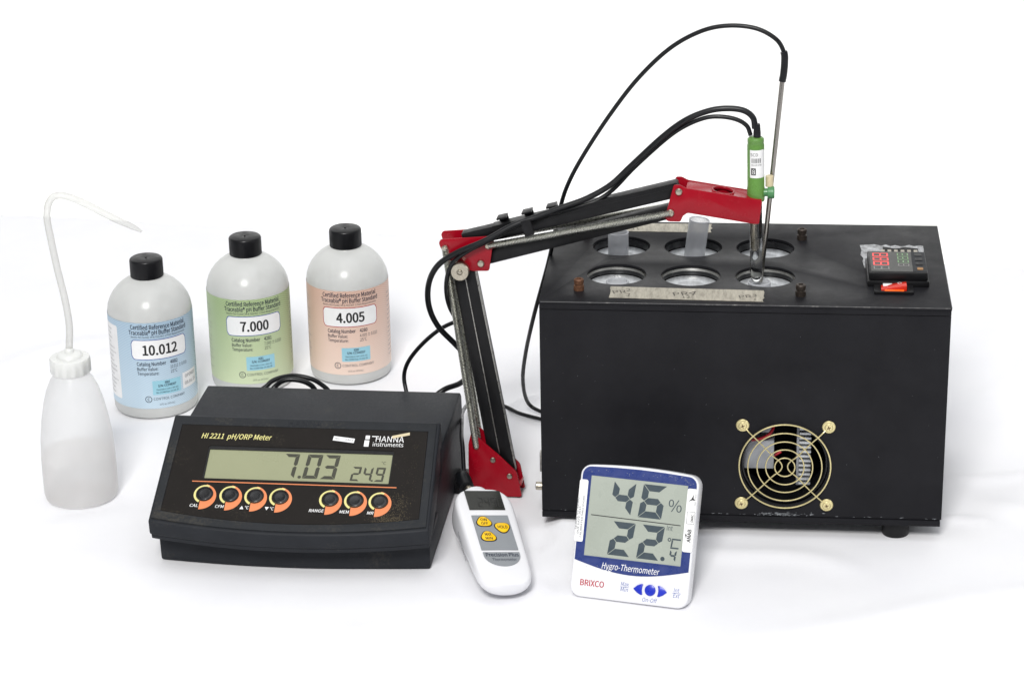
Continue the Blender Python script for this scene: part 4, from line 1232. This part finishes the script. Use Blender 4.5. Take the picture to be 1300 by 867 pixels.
# ------------------------------------------------------------------ buffer bottles
def buffer_bottle(loc, face, label_mt, value, catalog, rim, label):
    B = thing('buffer_bottle', label, 'bottle', loc, face, 'buffer solution bottles with printed labels')
    rb = 40.0
    prof = [(0, 0.6), (33, .6), (36.5, 0), (38.6, 1.2), (39.7, 4), (rb, 8), (rb, 98)]
    prof += [(rb - .2, 101), (39.2, 105.0), (37.4, 110.2), (34.8, 115.2), (31.2, 120), (26.8, 124.4), (22, 127.8), (18.2, 129.8), (15.2, 131), (14.6, 132), (14.6, 140), (0, 140)]
    lathe('bottle', prof, 'hdpe', B, I4, 72)
    # ribbed cap
    n = 96
    v, f = [], []
    for (r_, z, amp) in ((15.0, 131.6, 0), (15.5, 132.0, .18), (15.5, 147.6, .18), (15.2, 148.8, .05), (14.2, 149.6, 0), (4, 149.6, 0), (0.01, 149.4, 0)):
        v += [((r_ + amp * (1 if i % 2 else -1)) * math.cos(2 * math.pi * i / n), (r_ + amp * (1 if i % 2 else -1)) * math.sin(2 * math.pi * i / n), z) for i in range(n)]
    for j in range(6):
        for i in range(n):
            a, b = j * n + i, j * n + (i + 1) % n
            f.append((a, b, b + n, a + n))
    cp = obj('cap', v, f, 'cap', B, smooth=50)
    lathe('cap_nub', [(1.0, 149.4), (.8, 150.2), (0, 150.3)], 'cap', cp, I4, 10)
    # wrap-round label
    RL = rb + .25
    def wrap(name, a0, a1, z0, z1, mt, parent, z=.0, n=None, round_=0):
        n = n or max(4, int(abs(a1 - a0) / 1.5))
        v, f = [], []
        for i in range(n + 1):
            a = a0 + (a1 - a0) * i / n
            e = min(a - a0, a1 - a)
            dz = 0
            if round_ and e < round_:
                dz = round_ - math.sqrt(max(0, round_ ** 2 - (round_ - e) ** 2))
            for zz_ in (z0 + dz, z1 - dz):
                v.append(((RL + z) * math.sin(a / RL), -(RL + z) * math.cos(a / RL), zz_))
        f = [(2 * i, 2 * i + 2, 2 * i + 3, 2 * i + 1) for i in range(n)]
        return obj(name, v, f, mt, parent)
    L = wrap('paper_label', -112, 112, 11.5, 98.5, label_mt, B, n=140)
    tx = lambda s, x, y, h, w_, mt='inkn', al='C', bold=.02: text(s, x, y, h, mt, L, w=w_, bold=bold, bend=RL, z=.12, align=al)
    tx('Certified Reference Material', 0, 92.0, 4.3, 55)
    tx('Traceable® pH Buffer Standard', 0, 86.6, 4.3, 59)
    tx('Meets ISO Guide 34 & ISO/IEC 17025 Requirements', 0, 83.4, 1.9, 55, bold=.0)
    wrap('value_border', -28.2, 28.2, 61.4, 81.6, rim, L, .10, round_=4)
    wrap('value_panel', -27.5, 27.5, 62.1, 80.9, 'white', L, .18, round_=3.6)
    text(value, 0, 66.4, 9.6, 'ink', L, w=6.0 * len(value) - 2, bold=.03, bend=RL, z=.32)
    tx('Catalog Number', -23.5, 55.4, 3.5, 28, al='L')
    tx(catalog, 8.5, 55.4, 3.5, 8, al='L')
    tx('Buffer Value:', -23.5, 50.4, 3.2, 20, al='L', bold=.012)
    tx(value + ' ± 0.010', 8.5, 50.4, 3.2, 19, al='L', bold=.0)
    tx('Temperature:', -23.5, 45.8, 3.2, 20.5, al='L', bold=.012)
    tx('25°C', 8.5, 45.8, 3.2, 7, al='L', bold=.0)
    st = wrap('blue_sticker', -10, 18.5, 25.5, 39.8, 'cyan', L, .12)
    text(catalog, 4.2, 36.4, 2.2, 'inkn', st, w=5, bend=RL, z=.25, bold=.02)
    text('S/N: CC546357', 4.2, 33.4, 2.2, 'inkn', st, w=18, bend=RL, z=.25, bold=.02)
    text('TRACEABLE.COM 1-800-342', 4.2, 29.8, 1.5, 'inkn', st, w=22, bend=RL, z=.25)
    text('No: CC596 Exp: 14 JUL 16', 4.2, 27.0, 1.5, 'inkn', st, w=22, bend=RL, z=.25, bold=.01)
    # maker's ring mark and name
    ring = [((RL + .12) * math.sin((-14.5 + r_ * math.cos(a)) / RL), -(RL + .12) * math.cos((-14.5 + r_ * math.cos(a)) / RL), 21.2 + r_ * math.sin(a)) for r_ in (3.3, 2.7) for a in [2 * math.pi * i / 28 for i in range(28)]]
    obj('ring_mark', ring, [(i, (i + 1) % 28, 28 + (i + 1) % 28, 28 + i) for i in range(28)], 'inkn', L, smooth=0)
    tx('C', -14.5, 19.8, 2.8, 2.2)
    tx('CONTROL COMPANY', -9.8, 20.0, 2.6, 32, al='L', bold=.0)
    tx('16 fl. oz. (473 mL)', 3, 14.6, 1.7, 15, bold=0)
    # side panels of small print
    rnd = random.Random(catalog)
    for a0, a1 in ((-76, -44), (44, 74)):
        pnl = wrap('print_panel', a0, a1, 18, 92, 'paper' if a0 < 0 and value[0] == '1' else label_mt, L, .08, round_=1)
        for k in range(15):
            wd = rnd.uniform(.6, 1) * (a1 - a0 - 4)
            text('Safety data: handle with clean dry hands only', a0 + 2, 86 - k * 4.6, 1.5, 'inkg', pnl, w=wd, bend=RL, z=.2, align='L')
    if value[0] == '1':
        s_ = wrap('date_sticker', 21, 43, 26, 42, 'paper', L, .14)
        text('OPENED', 32, 36.5, 3.0, 'inkg', s_, w=16, bend=RL, z=.3, bold=-.01)
        text('05.01.15', 32, 29.5, 3.0, 'inkg', s_, w=17, bend=RL, z=.3, bold=-.01)
    return B
buffer_bottle((-0.3443, 2.2475, 0), R(19), 'labb', '10.012', '4882', 'inkb', 'buffer bottle with pale blue label reading 10.012')
buffer_bottle((-0.2560, 2.3040, 0), R(12.5), 'labg', '7.000', '4281', 'inkb', 'buffer bottle with green label reading 7.000')
buffer_bottle((-0.1602, 2.3223, 0), R(6), 'labp', '4.005', '4280', 'inkr', 'buffer bottle with peach label reading 4.005')

# ------------------------------------------------------------------ wash bottle
WB = thing('wash_bottle', 'translucent squeeze wash bottle with long bent spout tube', 'bottle', (-0.3856, 2.042, 0), 0)
wp = [(0, 1.5), (26, 1.2), (29, 0), (31.5, 1.5), (32.6, 6), (32.8, 20), (32.6, 38), (31.6, 57), (29.4, 74), (26.4, 90), (22.6, 103), (18.8, 111.5), (15.0, 117), (13.4, 120), (13.4, 130)]
lathe('bottle', wp, 'ldpe', WB, I4, 64, close=False)
lathe('water', [(r_ - .8, z + .8) if r_ > 1 else (0, 2.2) for r_, z in wp[:7]] + [(31.6, 42), (0, 42)], 'water', WB, I4, 64)
n = 56
v, f = [], []
for (r_, z, amp) in ((16.6, 118.5, 0), (17.6, 119.5, .2), (17.6, 131, .2), (17.0, 132.6, 0), (11.5, 133.2, 0), (10.5, 135.6, 0), (8.5, 136.8, 0), (4.2, 137.2, 0), (3.6, 140.5, 0), (3.0, 141, 0)):
    v += [((r_ + (amp if i % 4 < 2 else -amp)) * math.cos(2 * math.pi * i / n), (r_ + (amp if i % 4 < 2 else -amp)) * math.sin(2 * math.pi * i / n), z) for i in range(n)]
for j in range(9):
    for i in range(n):
        a, b = j * n + i, j * n + (i + 1) % n
        f.append((a, b, b + n, a + n))
f.append(tuple(range(n - 1, -1, -1)))
f.append(tuple(range(9 * n, 10 * n)))
obj('screw_cap', v, f, 'ldpec', WB, smooth=40)
WASH_TUBE = [(-0.3856, 2.0420, 0.138), (-0.3835, 2.0420, 0.1615), (-0.3854, 2.0420, 0.1869), (-0.3897, 2.0420, 0.2157), (-0.3930, 2.0420, 0.2442), (-0.3943, 2.0420, 0.2601), (-0.3922, 2.0420, 0.2723), (-0.3867, 2.0420, 0.2792), (-0.3777, 2.0420, 0.2797), (-0.3632, 2.0420, 0.2735), (-0.3409, 2.0420, 0.2607), (-0.3217, 2.0420, 0.2505), (-0.3144, 2.0420, 0.2461)]
ws = spline(world_pts(WASH_TUBE, WB), 8)
N = len(ws)
tube('spout_tube', ws, [3.1 if i < N - 16 else 3.1 - 2.2 * ((i - (N - 16)) / 15) ** 1.3 for i in range(N)], 'ldpet', WB, n=16)
